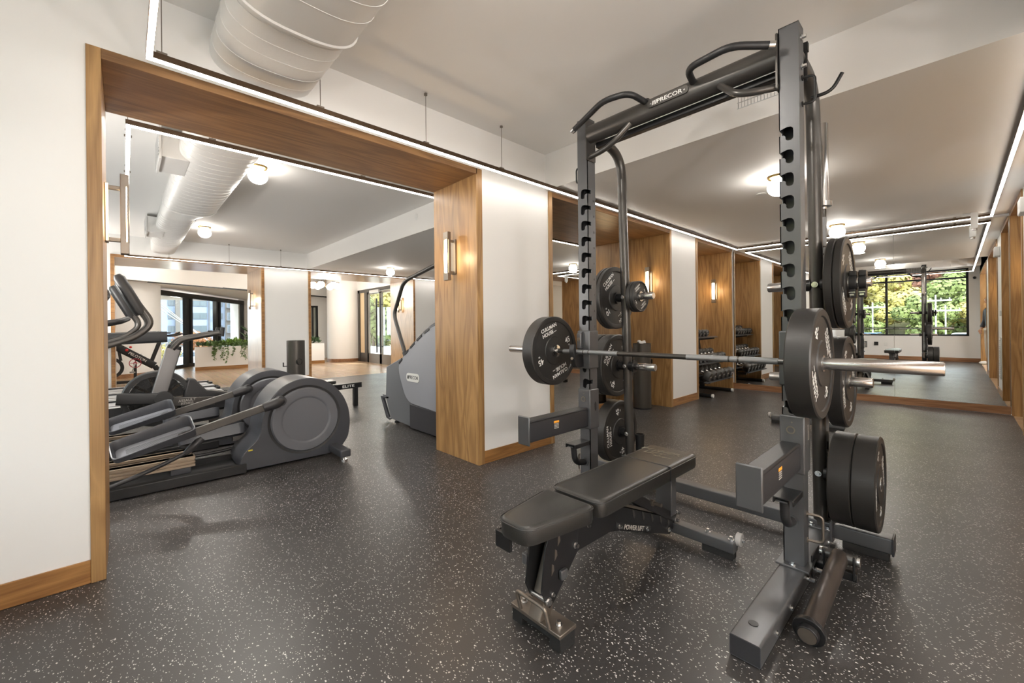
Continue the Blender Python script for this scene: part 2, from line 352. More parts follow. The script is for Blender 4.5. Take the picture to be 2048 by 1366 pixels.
def lettering(items, m, parent, face='+X', loc=(0, 0, 0), rot=0.0, depth=0.0008, name='lettering', basis=None):
    """items: (text, u, v, size, angle) laid on a face; one mesh"""
    mb = MB()
    R = (basis or FACE[face]).to_4x4(); T = Matrix.Translation(loc) @ R @ Matrix.Rotation(rot, 4, 'Z')
    for txt, u, v, size, ang, *sx in items:
        cu = bpy.data.curves.new('t', 'FONT'); cu.body = txt; cu.size = size; cu.align_x = 'CENTER'; cu.align_y = 'CENTER'; cu.extrude = depth; cu.offset = size * 0.012; cu.resolution_u = 3
        to = bpy.data.objects.new('t', cu); COL.objects.link(to); dg = bpy.context.evaluated_depsgraph_get(); dg.update()
        me = bpy.data.meshes.new_from_object(to.evaluated_get(dg))
        M = T @ Matrix.Rotation(0, 4, 'Z') @ Matrix.Translation((u, v, 0)) @ Matrix.Rotation(ang, 4, 'Z') @ Matrix.Diagonal((sx[0] if sx else 1, 1, 1, 1))
        mb._add([M @ vv.co for vv in me.vertices], [tuple(p.vertices) for p in me.polygons])
        bpy.data.objects.remove(to); bpy.data.meshes.remove(me); bpy.data.curves.remove(cu)
    return mb.out(name, m, parent, smooth=0, recalc=False)

# ================================================================== SETTING
XL, XLB = -2.68, -3.30        # near wall: room face, far face
XR, XRB = 0.46, 1.08
YB, YM = -1.45, 7.83          # window wall, mirror wall
XC, XCB = -9.78, -11.05
ZH, ZL = 2.777, 2.437
YS = 2.967
T = 0.12
st('floor', MB().box(XC, XR, YB, YM, -T, 0), RFLOOR)
st('floor', MB().box(XR, 2.4, YB, YM, -T, 0), OAKFLOOR)
st('floor', MB().box(-21.0, XC, -5.0, 5.98, -T, 0), OAKFLOOR)
st('ceiling', MB().box(XC, XR, YB, YS, ZH, ZH + 0.4), CEILP)
st('ceiling', MB().box(XC, 2.4, YS, YM, ZL, ZL + 0.74), CEILP)
st('ceiling', MB().box(XR, 2.4, YB, YS, ZL, ZL + 0.74), CEILP)
st('ceiling', MB().prism([(XC, -5.0), (XC, 5.98), (-16.2, 5.98), (-11.3, -3.2), (-11.3, -5.0)], 'Z', 2.95, 3.3), CEILP)
st('ceiling', MB().prism([(-11.3, -5.0), (-11.3, -3.0), (-16.2, 5.98), (-21, 5.98), (-21, -5.0)], 'Z', 2.30, 3.3), CEILP)
# near wall with its three openings
O = [(-0.117, 2.173), (2.998, 5.523), (6.316, 7.79)]
def wall_blocks(name, x0, x1, ops, y0, y1, ztop, m=PAINT):
    ys = [y0] + [q for o in ops for q in o] + [y1]
    for k in range(0, len(ys), 2):
        if ys[k + 1] - ys[k] > 0.005: st(name, MB().box(x0, x1, ys[k], ys[k + 1], 0, ztop(ys[k])), m)
wall_blocks('wall_left', XLB, XL, O, YB, YM, lambda y: ZH if y < 2.5 else ZL)
st('wall_left', MB().box(XLB, XL, O[0][0], O[0][1], ZL, ZH), PAINT)
st('wall_left', MB().box(XLB, XL, 2.998, 2.967 + 0.0, ZL, ZH), PAINT) if False else None
OR = [(-1.12, 2.13), (3.0, 5.52), (6.47, 7.79)]
wall_blocks('wall_right', XR, XRB, OR, YB, YM, lambda y: ZH)
st('wall_right', MB().box(XR, XRB, OR[0][0], OR[0][1], ZL, ZH), PAINT)
st('wall_right', MB().box(2.3, 2.4, YB, YM, 0, ZL), PAINT)
OC = [(-0.16, 2.13), (2.985, 5.63)]
wall_blocks('wall_lobby', XCB, XC, OC, -5.0, YM, lambda y: 2.95)
for a, b in OC: st('wall_lobby', MB().box(XCB, XC, a, b, ZL, 2.95), PAINT)
def portal(xf, xb, y0, y1, jm, lm, tj=0.05, tt=0.05, proud=0.012, sgn=1):
    """timber lining of an opening: two jambs and a head, a hair proud of the wall"""
    a, b = sorted((xf + sgn * proud, xb - sgn * 0.004))
    st('trim_1', MB().box(a, b, y0, y0 + tj, 0, ZL - 0.001), jm, bevel=0.002)
    st('trim_1', MB().box(a, b, y1 - 0.062 if y1 < 2.3 else y1 - tj, y1, 0, ZL - 0.001), jm, bevel=0.002)
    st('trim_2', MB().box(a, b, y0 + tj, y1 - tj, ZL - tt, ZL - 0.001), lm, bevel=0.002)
for a, b in O: portal(XL, XLB, a, b, W_Z, W_Y_SHADED)
for a, b in OR: portal(XR, XRB, a, b, W_Z, W_Y_SHADED, sgn=-1)
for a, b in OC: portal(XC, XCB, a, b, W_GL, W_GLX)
for a, b in OC:   # darker timber edge of the lobby openings
    mb = MB().box(XC + 0.012, XC + 0.02, a, a + 0.05, 0, ZL); mb.box(XC + 0.012, XC + 0.02, b - 0.05, b, 0, ZL); mb.box(XC + 0.012, XC + 0.02, a + 0.05, b - 0.05, ZL - 0.05, ZL); st('trim_3', mb, W_BY)
# skirting
def skirt(y0, y1, x=XL, s=1, h=0.105, m=W_BY):
    a, b = sorted((x, x + s * 0.009)); st('baseboard_left' if s > 0 else 'baseboard_right', MB().box(a, b, y0, y1, 0.001, h), m, bevel=0.002)
skirt(YB, O[0][0]); skirt(O[0][1], O[1][0]); skirt(O[1][1], O[2][0]); skirt(O[2][1], YM)
skirt(OR[0][1], OR[1][0], XR, -1); skirt(OR[1][1], OR[2][0], XR, -1); skirt(OC[0][1], OC[1][0], XC, 1)
# window wall behind the photographer
WX0, WX1, WZ0, WZ1 = -2.34, 0.25, 0.72, 2.62
mb = MB().box(-4.6, WX0, YB - 0.25, YB, 0, ZH + .4).box(XC, -8.9, YB - 0.25, YB, 0, ZH + .4).box(-8.9, -4.6, YB - 0.25, YB, 0, WZ0).box(-8.9, -4.6, YB - 0.25, YB, WZ1, ZH + .4); mb.box(WX1, 2.4, YB - 0.25, YB, 0, ZH + .4); mb.box(WX0, WX1, YB - 0.25, YB, 0, WZ0); mb.box(WX0, WX1, YB - 0.25, YB, WZ1, ZH + .4)
st('wall_back', mb, PAINT)
st('baseboard_back', MB().box(XL, XR, YB, YB + 0.012, 0.001, 0.11), W_BX, bevel=0.002)
wf = st('window_1', MB().box(WX0, WX1, YB - 0.14, YB - 0.07, WZ0, WZ0 + 0.045).box(WX0, WX1, YB - 0.14, YB - 0.07, WZ1 - 0.045, WZ1).box(WX0, WX0 + 0.05, YB - 0.14, YB - 0.07, WZ0, WZ1).box(WX1 - 0.05, WX1, YB - 0.14, YB - 0.07, WZ0, WZ1), BLACK)
for x in (-1.485, ): MB().box(x, x + 0.055, YB - 0.14, YB - 0.065, WZ0, WZ1).out('mullion', BLACK, wf)
MB().box(WX0, WX1, YB - 0.135, YB - 0.07, 2.34, 2.385).out('transom', BLACK, wf); MB().box(WX0, WX1, YB - 0.13, YB - 0.08, 0.965, 0.985).out('transom', BLACK, wf)
MB().box(WX0 + .01, WX1 - .01, YB - 0.108, YB - 0.104, WZ0 + .01, WZ1 - .01).out('pane', GLASS, wf)
wf = st('window_added', MB().box(-8.9, -4.6, YB - 0.14, YB - 0.07, WZ0, WZ0 + 0.045).box(-8.9, -4.6, YB - 0.14, YB - 0.07, WZ1 - 0.045, WZ1).box(-8.9, -8.85, YB - 0.14, YB - 0.07, WZ0, WZ1).box(-4.65, -4.6, YB - 0.14, YB - 0.07, WZ0, WZ1), BLACK)  # unseen window added to let more daylight into the cardio room
for x in (-7.5, -6.1): MB().box(x, x + 0.055, YB - 0.14, YB - 0.065, WZ0, WZ1).out('mullion', BLACK, wf)
MB().box(-8.89, -4.61, YB - 0.108, YB - 0.104, WZ0 + .01, WZ1 - .01).out('pane', GLASS, wf)
# mirror wall
st('wall_mirror', MB().box(XC, 2.4, YM + 0.012, YM + 0.3, 0, ZH + 0.4), PAINT)
st('wall_mirror', MB().box(XC, XLB, YM, YM + 0.02, 0, ZL), PAINT)
st('baseboard_mirror', MB().box(XL + 0.01, XR - 0.012, YM - 0.012, YM + 0.01, 0.001, 0.097), W_BX, bevel=0.002)
MZ1 = ZL - 0.03
st('trim_4', MB().box(XL, XR, YM - 0.004, YM + 0.012, MZ1, ZL), PAINT)
SEAM = -0.587
m1 = MB().box(XL + 0.002, SEAM - 0.001, YM, YM + 0.006, 0.10, MZ1).out('wall_mirror_panel', MIRROR, smooth=0); tag(m1, 'wide mirror sheet left of the vertical seam, above the wooden skirting', 'mirror')
m2 = MB().box(SEAM + 0.001, XR - 0.003, YM, YM + 0.006, 0.10, MZ1).out('wall_mirror_panel', MIRROR, smooth=0); tag(m2, 'narrower mirror sheet right of the vertical seam, reflecting the window', 'mirror')
m3 = MB().box(XLB, XLB + 0.008, O[1][0] + .05, O[1][1] - .05, 0.07, ZL - 0.05).out('wall_mirror_panel', MIRROR, smooth=0); tag(m3, 'mirror sheet filling the timber opening behind the squat rack', 'mirror')
st('wall_left', MB().box(XLB - 0.02, XLB, O[1][0], O[1][1], 0, ZL), PAINT)
st('baseboard_left', MB().box(XLB, XLB + 0.02, O[1][0] + .05, O[1][1] - .05, 0.001, 0.07), W_BY)
st('wall_left', MB().box(XLB - 0.02, XLB, O[2][0], O[2][1], 0, ZL), PAINT)
# lobby shell
st('wall_lobby_side', MB().box(-21, XCB, -5.2, -5.0, 0, 3.3), PAINT)
mb = MB().box(-21, -13.95, 5.85, 5.98, 0, 3.3); mb.box(-13.95, XCB, 5.85, 5.98, 2.40, 3.3); st('wall_lobby_side', mb, PAINT)
st('beam_lobby', MB().prism([(-11.2, -3.2), (-16.13, 5.85), (-16.30, 5.85), (-11.37, -3.2)], 'Z', 2.30, 3.0), PAINT)
st('trim_5', MB().prism([(-13.17, 0.42), (-16.12, 5.85), (-16.15, 5.85), (-13.20, 0.42)], 'Z', 2.27, 2.31), BLACK)

def column(name, x, y, r):
    mb = MB().lathe([(0.01, 0), (r, 0), (r, 2.95), (0.01, 2.95)], (x, y, 0), 'Z', 48, close=False); o = st(name, mb, PAINT, smooth=60)
    st('baseboard_column', MB().lathe([(r, 0.001), (r + 0.012, 0.001), (r + 0.012, 0.10), (r, 0.10)], (x, y, 0), 'Z', 48), W_BX)
column('pillar_lobby', -14.35, -0.30, 1.02)
column('pillar_lobby', -14.5, 5.62, 0.58)

def angled_window(name, p0, p1, z0, z1, divs, wallz=(0, 2.4), fr=0.09):
    p0, p1 = Vector((*p0, 0)), Vector((*p1, 0)); L_ = (p1 - p0).length; d = (p1 - p0) / L_; M = Matrix.Translation(p0) @ Matrix(((d.x, -d.y, 0, 0), (d.y, d.x, 0, 0), (0, 0, 1, 0), (0, 0, 0, 1)))
    def X(mb): return mb.xf(M)
    o = st(name, X(MB().box(0, L_, -0.06, 0.06, z0, z0 + fr).box(0, L_, -0.06, 0.06, z1 - fr * 1.6, z1)), BLACK)
    for t in divs: X(MB().box(t * L_ - fr * .55, t * L_ + fr * .55, -0.06, 0.06, z0 + fr, z1 - fr * 1.6)).out('mullion', BLACK, o)
    X(MB().box(0, L_, -0.005, 0.005, z0 + fr, z1 - fr)).out('pane', GLASS, o); return o, X, L_
w2, X2, L2 = angled_window('window_2', (-14.85, 0.62), (-19.3, 3.45), 0.0, 2.24, [0.01, 0.27, 0.31, 0.60, 0.64, 0.985])
st('wall_lobby_far', MB().box(-21, -19.3, 3.3, 3.5, 0, 2.3), PAINT)
st('wall_lobby_far', MB().box(-19.45, -19.25, 3.45, 5.85, 0, 2.3), PAINT)
# partition with a small window seen through the second lobby opening
mb = MB().box(-16.6, -16.5, 4.55, 4.80, 0, 2.3); mb.box(-16.6, -16.5, 5.38, 5.85, 0, 2.3); mb.box(-16.6, -16.5, 4.80, 5.38, 0, 0.66); mb.box(-16.6, -16.5, 4.80, 5.38, 1.98, 2.3); st('wall_partition', mb, PAINT)
w3 = st('window_3', MB().box(-16.62, -16.52, 4.80, 4.86, 0.66, 1.98).box(-16.62, -16.52, 5.32, 5.38, 0.66, 1.98).box(-16.62, -16.52, 4.86, 5.32, 1.92, 1.98).box(-16.62, -16.52, 5.18, 5.22, 0.66, 1.98), BLACK)
MB().box(-16.575, -16.57, 4.86, 5.32, 0.66, 1.92).out('pane', GLASS, w3)
# low planter wall
def pl_wall(p0, p1, h, th=0.35):
    p0, p1 = Vector((*p0, 0)), Vector((*p1, 0)); L_ = (p1 - p0).length; d = (p1 - p0) / L_; M = Matrix.Translation(p0) @ Matrix(((d.x, -d.y, 0, 0), (d.y, d.x, 0, 0), (0, 0, 1, 0), (0, 0, 0, 1)))
    return MB().box(0, L_, 0, th, 0, h).xf(M), MB().box(0, L_, -0.012, 0, 0.001, 0.10).xf(M)
a, b = pl_wall((-14.22, 1.42), (-14.0, 4.75), 0.645); st('wall_planter', a, PAINT); st('baseboard_planter', b, W_BY)

# glazed double door to the entrance, seen through the second lobby opening
d1 = st('door_1', MB().box(-13.95, -13.80, 5.84, 5.94, 0, 2.40).box(-13.95, XCB, 5.84, 5.94, 2.30, 2.40).box(-13.42, -13.22, 5.84, 5.94, 0, 2.30).box(-11.25, XCB, 5.84, 5.94, 0, 2.30), DARKM)
MB().box(-13.80, -13.42, 5.87, 5.91, 0.30, 2.30).out('side_panel', mat('cream_panel', (0.7, 0.55, 0.35), 0.5), d1)
MB().box(-13.80, -13.42, 5.86, 5.92, 0.0, 0.30).out('kick_panel', DARKM, d1)
for x0, x1, hx in ((-13.20, -12.30, -12.42), (-12.27, -11.27, -12.15)):
    lf = MB().box(x0, x0 + 0.06, 5.86, 5.92, 0, 2.28).box(x1 - 0.06, x1, 5.86, 5.92, 0, 2.28).box(x0, x1, 5.86, 5.92, 2.22, 2.28).box(x0, x1, 5.86, 5.92, 0, 0.30).out('door_leaf', PEWTER, d1)
    MB().box(x0 + .06, x1 - .06, 5.885, 5.895, 0.30, 2.22).out('pane', GLASS, lf)
    MB().cyl((hx, 5.80, 0.35), (hx, 5.80, 2.05), 0.022, n=12).cyl((hx, 5.80, 0.55), (hx, 5.88, 0.55), 0.012, n=8).cyl((hx, 5.80, 1.85), (hx, 5.88, 1.85), 0.012, n=8).out('door_handle', BLACK, lf)
MB().box(-12.9, -12.25, 5.78, 5.86, 2.24, 2.33).out('door_closer', GAL, d1)

# ================================================================== LIGHTS THE ROOM HAS, PLUS ADDED FILL
def led_loop(name, x0, x1, y0, y1, label, cat='pendant light', sides='LRNF', hang=()):
    z = 2.395; w_, h_ = 0.026, 0.055; t = thing(name, label, cat, ((x0 + x1) / 2, (y0 + y1) / 2, z), 0, 'suspended linear light loops')
    cx, cy = (x0 + x1) / 2, (y0 + y1) / 2
    ax, bx, ay, by = x0 - cx, x1 - cx, y0 - cy, y1 - cy
    def ring(zz0, zz1, ww):
        mb = MB()
        if 'L' in sides: mb.box(ax - ww, ax + ww, ay - ww, by + ww, zz0, zz1)
        if 'R' in sides: mb.box(bx - ww, bx + ww, ay - ww, by + ww, zz0, zz1)
        if 'N' in sides: mb.box(ax + ww, bx - ww, ay - ww, ay + ww, zz0, zz1)
        if 'F' in sides: mb.box(ax + ww, bx - ww, by - ww, by + ww, zz0, zz1)
        return mb
    ring(0.0, 0.030, w_ / 2).out('channel', BRONZE, t)
    ring(-0.006, 0.0, w_ / 2 - 0.002).out('diffuser', LEDM, t, smooth=0)
    for hx, hy, top in hang:
        mb = MB().cyl((hx - cx, hy - cy, 0.03), (hx - cx, hy - cy, top - z), 0.0022, n=6)
        mb.cyl((hx - cx, hy - cy, top - z - 0.012), (hx - cx, hy - cy, top - z), 0.012, n=12).box(hx - cx - .008, hx - cx + .008, hy - cy - .02, hy - cy + .02, 0.03, 0.042); mb.out('hanging_cable', PEWTER, t)
    return t
led_loop('linear_pendant_light', -2.53, 0.30, 0.095, 7.60, 'long rectangular LED line light around the mirrored weights room ceiling',
         hang=[(-2.53, 0.14, ZH), (-2.53, 0.85, ZH), (-2.53, 1.56, ZH), (-2.53, 2.27, ZH), (0.3, 1.0, ZH), (-1.1, 0.095, ZH)] + [(x, 7.60, ZL) for x in (-2.0, -1.0, 0.0)] + [(-2.53, y, ZL) for y in (3.6, 5.2, 6.8)] + [(.3, y, ZL) for y in (3.6, 5.2, 6.8)])
led_loop('linear_pendant_light', -9.60, -3.45, 0.03, 7.60, 'long rectangular LED line light seen through the large timber opening',
         hang=[(x, 0.03, ZH) for x in (-3.75, -4.6, -5.6, -6.6, -7.6, -8.6)] + [(-3.45, y, ZH) for y in (0.45, 1.5, 2.4)] + [(-9.60, y, ZH) for y in (0.6, 1.5, 2.4)])
GL = [(-4.80, 1.0, ZH, 'round opal flush light beside the duct, nearest seen through the opening'), (-8.19, 0.955, ZH, 'small round opal flush light between the duct and the far LED line'),
      (-8.44, 4.27, ZL, 'small round opal flush light above the far timber opening'), (-1.06, 4.23, ZL, 'round opal flush light partly behind the near rack upright'),
      (-1.07, 6.94, ZL, 'round opal flush light just in front of the wall mirror'), (-4.9, 4.3, ZL, 'round opal flush light on the cardio room ceiling behind the timber jamb'),
      (-1.06, 0.95, ZH, 'added unseen flush light on the high ceiling in front of the squat rack')]  # last globe is added out of view as fill light
gm = gl = None
for i, (x, y, z, lb) in enumerate(GL):
    if i == 0:
        g0 = thing('flush_globe_light', lb, 'ceiling light', (x, y, z), 0, 'flush globe ceiling lights')
        MB().lathe([(0.001, 0), (0.085, 0), (0.088, -0.006), (0.082, -0.018), (0.05, -0.026), (0.001, -0.026)], (0, 0, -0.001), 'Z', 32, close=False).out('ceiling_plate', BRASS, g0)
        MB().ball((0, 0, -0.098), 0.088, 28, 18, (1, 1, 0.88)).out('glass_globe', GLOBM, g0, smooth=80)
        t = g0
    else: t = dup(g0, (x, y, z), label=lb)
def _dummy(): pass
def plamp(name, loc, power, col, r): 
    l = bpy.data.lights.new(name, 'POINT'); l.energy = power; l.color = col; l.shadow_soft_size = r; o = bpy.data.objects.new(name, l); o.location = loc; COL.objects.link(o)
for x, y, z, _ in GL:
    l = bpy.data.lights.new('globe_lamp', 'AREA'); l.shape = 'DISK'; l.size = 0.15; l.energy = P_GLOBE; l.color = (1, 0.95, 0.88)
    o = bpy.data.objects.new('globe_lamp', l); o.location = (x, y, z - 0.178); COL.objects.link(o)

def sconce(x, y, z, face, label, lamp=True):
    """bronze bracket with a glowing tube, standing off the jamb; face = +-1 : side it looks to along Y"""
    t = thing('wall_sconce', label, 'wall light', (x, y, z), 0 if face < 0 else PI, 'bronze tube sconces on the timber jambs')
    # local: jamb at y=0, projects to -Y
    MB().box(-0.033, 0.033, -0.014, -0.001, -0.15, 0.15).out('back_plate', PEWTER, t, bevel=0.002)
    MB().box(-0.040, 0.030, -0.0135, -0.004, -0.146, 0.146).out('glow_slot', SCONE, t)
    mb = MB().box(-0.034, 0.034, -0.092, -0.058, 0.145, 0.207); mb.box(-0.034, 0.034, -0.092, -0.058, -0.207, -0.145); mb.box(0.023, 0.034, -0.080, -0.058, -0.15, 0.15).box(-0.034, -0.023, -0.080, -0.058, -0.15, 0.15).box(0.024, 0.034, -0.093, -0.085, -0.15, 0.15).box(-0.034, -0.024, -0.093, -0.085, -0.15, 0.15)
    mb.box(-0.012, 0.012, -0.06, -0.012, 0.125, 0.145).box(-0.012, 0.012, -0.06, -0.012, -0.145, -0.125); mb.out('bracket', PEWTER, t, bevel=0.002)
    MB().box(-0.022, 0.022, -0.090, -0.064, -0.145, 0.145).out('glass_tube', SCONM, t, bevel=0.008)
    if lamp: plamp('sconce_lamp', (x, y + face * 0.16, z), P_SCONCE, (1, 0.72, 0.42), 0.05)
    return t
sconce(-2.985, 2.111, 1.745, -1, 'bronze tube sconce on the wide timber jamb beside the stair climber')
sconce(-2.985, -0.067, 1.745, 1, 'bronze tube sconce seen edge-on at the left jamb of the large opening')
sconce(-2.965, 5.473, 1.74, -1, 'bronze tube sconce on the timber jamb behind the small ten and five pound plates')
sconce(-2.94, 7.74, 1.72, -1, 'bronze tube sconce above the dumbbell rack')
for y, f, lb in ((7.74, -1, 'bronze tube sconce on the jamb at the right edge beside the mirror'), (5.47, -1, 'bronze tube sconce in the right wall opening, reflected behind the squat rack'), (3.05, 1, 'bronze tube sconce on the near jamb of the right wall opening')):
    sconce(0.77, y, 1.74, f, lb)
sconce(-10.5, 2.08, 1.77, -1, 'brass tube sconce on the lobby opening jamb left of the metal bin')
sconce(-10.45, 5.58, 1.75, -1, 'brass tube sconce on the lobby opening jamb behind the climber handrail')
# added fill lamps out of view: side corridor and cardio room back wall
for k, (x, y, rz, lb) in enumerate(((2.30, -0.7, -PI / 2, 'added unseen sconce in the side corridor, nearest the window'), (2.30, 0.6, -PI / 2, 'added unseen sconce in the side corridor, middle of three'), (2.30, 1.9, -PI / 2, 'added unseen sconce in the side corridor, third from the window'),
        (-4.2, YB, PI, 'added unseen sconce on the cardio room back wall near the duct'), (-9.3, YB, PI, 'added unseen sconce on the cardio room back wall, lobby end'))):
    t = sconce(x, y, 1.45, 1, lb, lamp=False); t.rotation_euler = (0, 0, rz)
    plamp('fill_lamp', (x - 0.35, y, 1.45) if x > 0 else (x, y + 0.35, 1.45), P_FILL_CORR if x > 0 else P_FILL_SIDE, (1, 0.96, 0.92), 0.10)
# lobby chandelier
ch = thing('chandelier', 'chandelier with opal globes on curved arms hanging in the lobby', 'chandelier', (-12.5, 4.29, 2.95))
MB().cyl((0, 0, 0), (0, 0, -0.62), 0.012, n=10).cyl((0, 0, -0.001), (0, 0, -0.02), 0.06, n=20).out('stem', BRONZE, ch)
for k in range(6):
    a = 2 * PI * k / 6 + 0.35; r = 0.33; p = Vector((math.cos(a) * r, math.sin(a) * r, -0.56))
    ar = MB().tube(fillet([(0, 0, -0.60), (p.x * 0.55, p.y * 0.55, -0.50), (p.x, p.y, -0.48)], 0.08), 0.008, 8).cyl(p + Vector((0, 0, 0.09)), p + Vector((0, 0, 0.065)), 0.05, n=16).out('arm', BRONZE, ch)
    MB().ball(p - Vector((0, 0, 0.02)), 0.095, 20, 12).out('globe', GLOBM, ar, smooth=80)
plamp('chandelier_lamp', (-12.5, 4.29, 2.05), 28, (1, 0.9, 0.78), 0.15)
for p, lb in (((-12.3, 0.6, 2.6), 'beyond the first lobby opening'), ((-12.1, -2.6, 2.6), 'behind the left lobby wall'), ((-17.0, 1.2, 2.1), 'close to the tall lobby window')):
    dl = thing('recessed_downlight', 'small round recessed downlight in the lobby ceiling, ' + lb, 'ceiling light', (p[0], p[1], 2.949 if p[0] > -14 else 2.259), 0, 'lobby recessed downlights')
    MB().lathe([(0.05, 0), (0.065, 0), (0.065, -0.004), (0.05, -0.004)], (0, 0, 0), 'Z', 24).out('ring', WHITEPL, dl); MB().cyl((0, 0, 0), (0, 0, -0.002), 0.05).out('lens', GLOBM, dl)
    plamp('downlight_lamp', (p[0], p[1], (2.949 if p[0] > -14 else 2.259) - 0.3), 18, (1, 0.93, 0.84), 0.12)

# ================================================================== CEILING SERVICES
def oval(hw, hh, n=40, p=2.6):
    return [(math.copysign(abs(math.cos(a)) ** (2 / p), math.cos(a)) * hw, math.copysign(abs(math.sin(a)) ** (2 / p), math.sin(a)) * hh) for a in [2 * PI * k / n for k in range(n)]]
def duct(mb, x0, x1, hw0, hh0, y0, z0, hw1=None, hh1=None, y1=None, z1=None):
    hw1 = hw1 or hw0; hh1 = hh1 or hh0; y1 = y0 if y1 is None else y1; z1 = z0 if z1 is None else z1
    A, B = oval(hw0, hh0), oval(hw1, hh1); n = len(A)
    vs = [(x0, y0 + a, z0 + b) for a, b in A] + [(x1, y1 + a, z1 + b) for a, b in B]
    fs = [(i, (i + 1) % n, n + (i + 1) % n, n + i) for i in range(n)] + [tuple(range(n))[::-1], tuple(range(n, 2 * n))]
    mb._add(vs, fs)
dt = thing('air_duct', 'big white flat-oval duct crossing the ceiling through the wall', 'duct', (XL, 0.63, 2.64))
def D(): return MB()
def dout(mb, name, m=DUCTM, **k): return mb.xf(Matrix.Translation((-XL, -0.63, -2.64))).out(name, m, dt, **k)
def hoop(mb, x, y, z, hw, hh, r): mb.tube([(x, y + a, z + b) for a, b in oval(hw, hh)], r, 6, closed=True)
mb = D(); duct(mb, -2.0, -6.2, 0.255, 0.14, 0.595, 2.635)
for k in range(22): hoop(mb, -3.4 - k * 0.128, 0.595, 2.635, 0.255, 0.14, 0.0025)
for k in range(5): hoop(mb, -2.1 - k * 0.12, 0.595, 2.635, 0.255, 0.14, 0.0025)
hoop(mb, -3.62, 0.595, 2.635, 0.255, 0.14, 0.008); hoop(mb, -6.2, 0.595, 2.635, 0.255, 0.14, 0.009); dout(mb, 'duct_run', smooth=50)
mb = D(); duct(mb, 0.42, -2.04, 0.268, 0.148, 0.595, 2.63)
for k in range(16): hoop(mb, 0.2 - k * 0.135, 0.595, 2.63, 0.268, 0.148, 0.0025)
hoop(mb, -2.04, 0.595, 2.63, 0.268, 0.148, 0.010); dout(mb, 'duct_sleeve', smooth=50)
mb = D(); duct(mb, -6.2, -6.7, 0.255, 0.14, 0.595, 2.635, 0.19, 0.12, 0.53, 2.645); duct(mb, -6.7, -9.3, 0.19, 0.12, 0.53, 2.645); duct(mb, -9.3, XC + .002, 0.19, 0.12, 0.53, 2.645, 0.17, 0.11, 0.53, 2.60)
for k in range(18): hoop(mb, -6.8 - k * 0.128, 0.53, 2.645, 0.191, 0.121, 0.0025)
dout(mb, 'duct_reducer', smooth=50)
for x, y0 in ((-4.72, 0.36), (-8.15, 0.38)):
    bx = dout(D().box(x - 0.02, x + 0.42, y0 - 0.13, y0 + 0.05, 2.52, 2.74), 'grille_box', bevel=0.003)
    mb = D(); mb.box(x - 0.03, x + 0.43, y0 - 0.145, y0 - 0.13, 2.50, 2.76); dout(mb, 'grille_frame')
    mb = D()
    for k in range(9): mb.box(x + 0.01, x + 0.39, y0 - 0.150, y0 - 0.144, 2.525 + k * 0.024, 2.535 + k * 0.024)
    dout(mb, 'grille_slats', GAL)
sd = thing('smoke_detector', 'flat round sprinkler cover on the low ceiling', 'ceiling fitting', (-1.326, 4.68, ZL)); MB().lathe([(0.001, -0.001), (0.045, -0.001), (0.045, -0.006), (0.001, -0.008)], (0, 0, 0), 'Z', 24, close=False).out('disc', WHITEPL, sd)
for x, lb in ((-1.30, 'round white cover plate on the ceiling drop behind the pull-up bar'), (-5.08, 'round white cover plate on the ceiling drop in the cardio room')):
    cp = MB().lathe([(0.001, 0), (0.045, 0), (0.045, -0.006), (0.001, -0.007)], (0, 0, 0), 'Y', 28, close=False).out('cover_plate', PAINT); cp.location = (x, YS - 0.0005, 2.665); tag(cp, lb, 'cover plate')
# ceiling register in the cardio room
rg = MB().box(-0.3, 0.3, -0.12, 0.12, -0.012, -0.001).out('ceiling_register', GAL, bevel=0.003); rg.location = (-8.2, 5.1, ZL); tag(rg, 'slim white air register on the cardio room ceiling', 'vent')
for k in range(5): MB().box(-0.27, 0.27, -0.1 + k * 0.045, -0.08 + k * 0.045, -0.016, -0.011).out('louvre', WHITEPL, rg)
# box on the mirror wall side: loudspeaker bracket at the right end of the LED line
sp = thing('ceiling_box', 'small white box and bracket hanging at the right end of the LED line', 'junction box', (0.16, 7.45, ZL))
MB().box(-0.03, 0.03, -0.03, 0.03, -0.19, 0).out('box', WHITEPL, sp, bevel=0.004); MB().box(-0.10, -0.03, -0.015, 0.015, -0.03, -0.002).out('arm', WHITEPL, sp, bevel=0.003); MB().cyl((0, 0, -0.19), (0, 0, -0.215), 0.022, n=16).out('lens', GAL, sp)
# fittings on the strip of right wall between the openings (seen in the mirror)
vg = thing('return_air_grille', 'tall white louvred grille on the right wall strip, seen in the mirror', 'vent', (XR, 6.05, 0.58))
MB().box(-0.014, -0.001, -0.13, 0.13, -0.31, 0.31).out('frame', WHITEPL, vg, bevel=0.003)
for k in range(20): MB().box(-0.02, -0.012, -0.11, 0.11, -0.29 + k * 0.029, -0.278 + k * 0.029).out('louvre', GAL, vg)
th = MB().box(-0.02, -0.001, -0.045, 0.045, -0.04, 0.04).out('thermostat', WHITEPL, bevel=0.004); th.location = (XR, 6.15, 1.25); tag(th, 'small white thermostat on the right wall above the louvred grille', 'thermostat')
ex = MB().box(-0.06, -0.001, -0.11, 0.11, -0.07, 0.07).out('alarm_box', WHITEPL, bevel=0.008); ex.location = (XR, 6.0, 2.18); tag(ex, 'white alarm box high on the right wall strip near the mirror', 'alarm box')
sw = MB().box(-0.035, 0.035, 0.001, 0.008, -0.055, 0.055).out('wall_socket', WHITEPL, bevel=0.002); sw.location = (-1.48, YB, 0.46); tag(sw, 'white wall socket below the window, seen in the mirror', 'socket')
sw = MB().box(-0.05, 0.05, 0.001, 0.010, -0.055, 0.055).out('wall_socket', BLACK, bevel=0.002); sw.location = (-1.70, YB, 0.47); tag(sw, 'black wall plate below the window, seen in the mirror', 'socket')
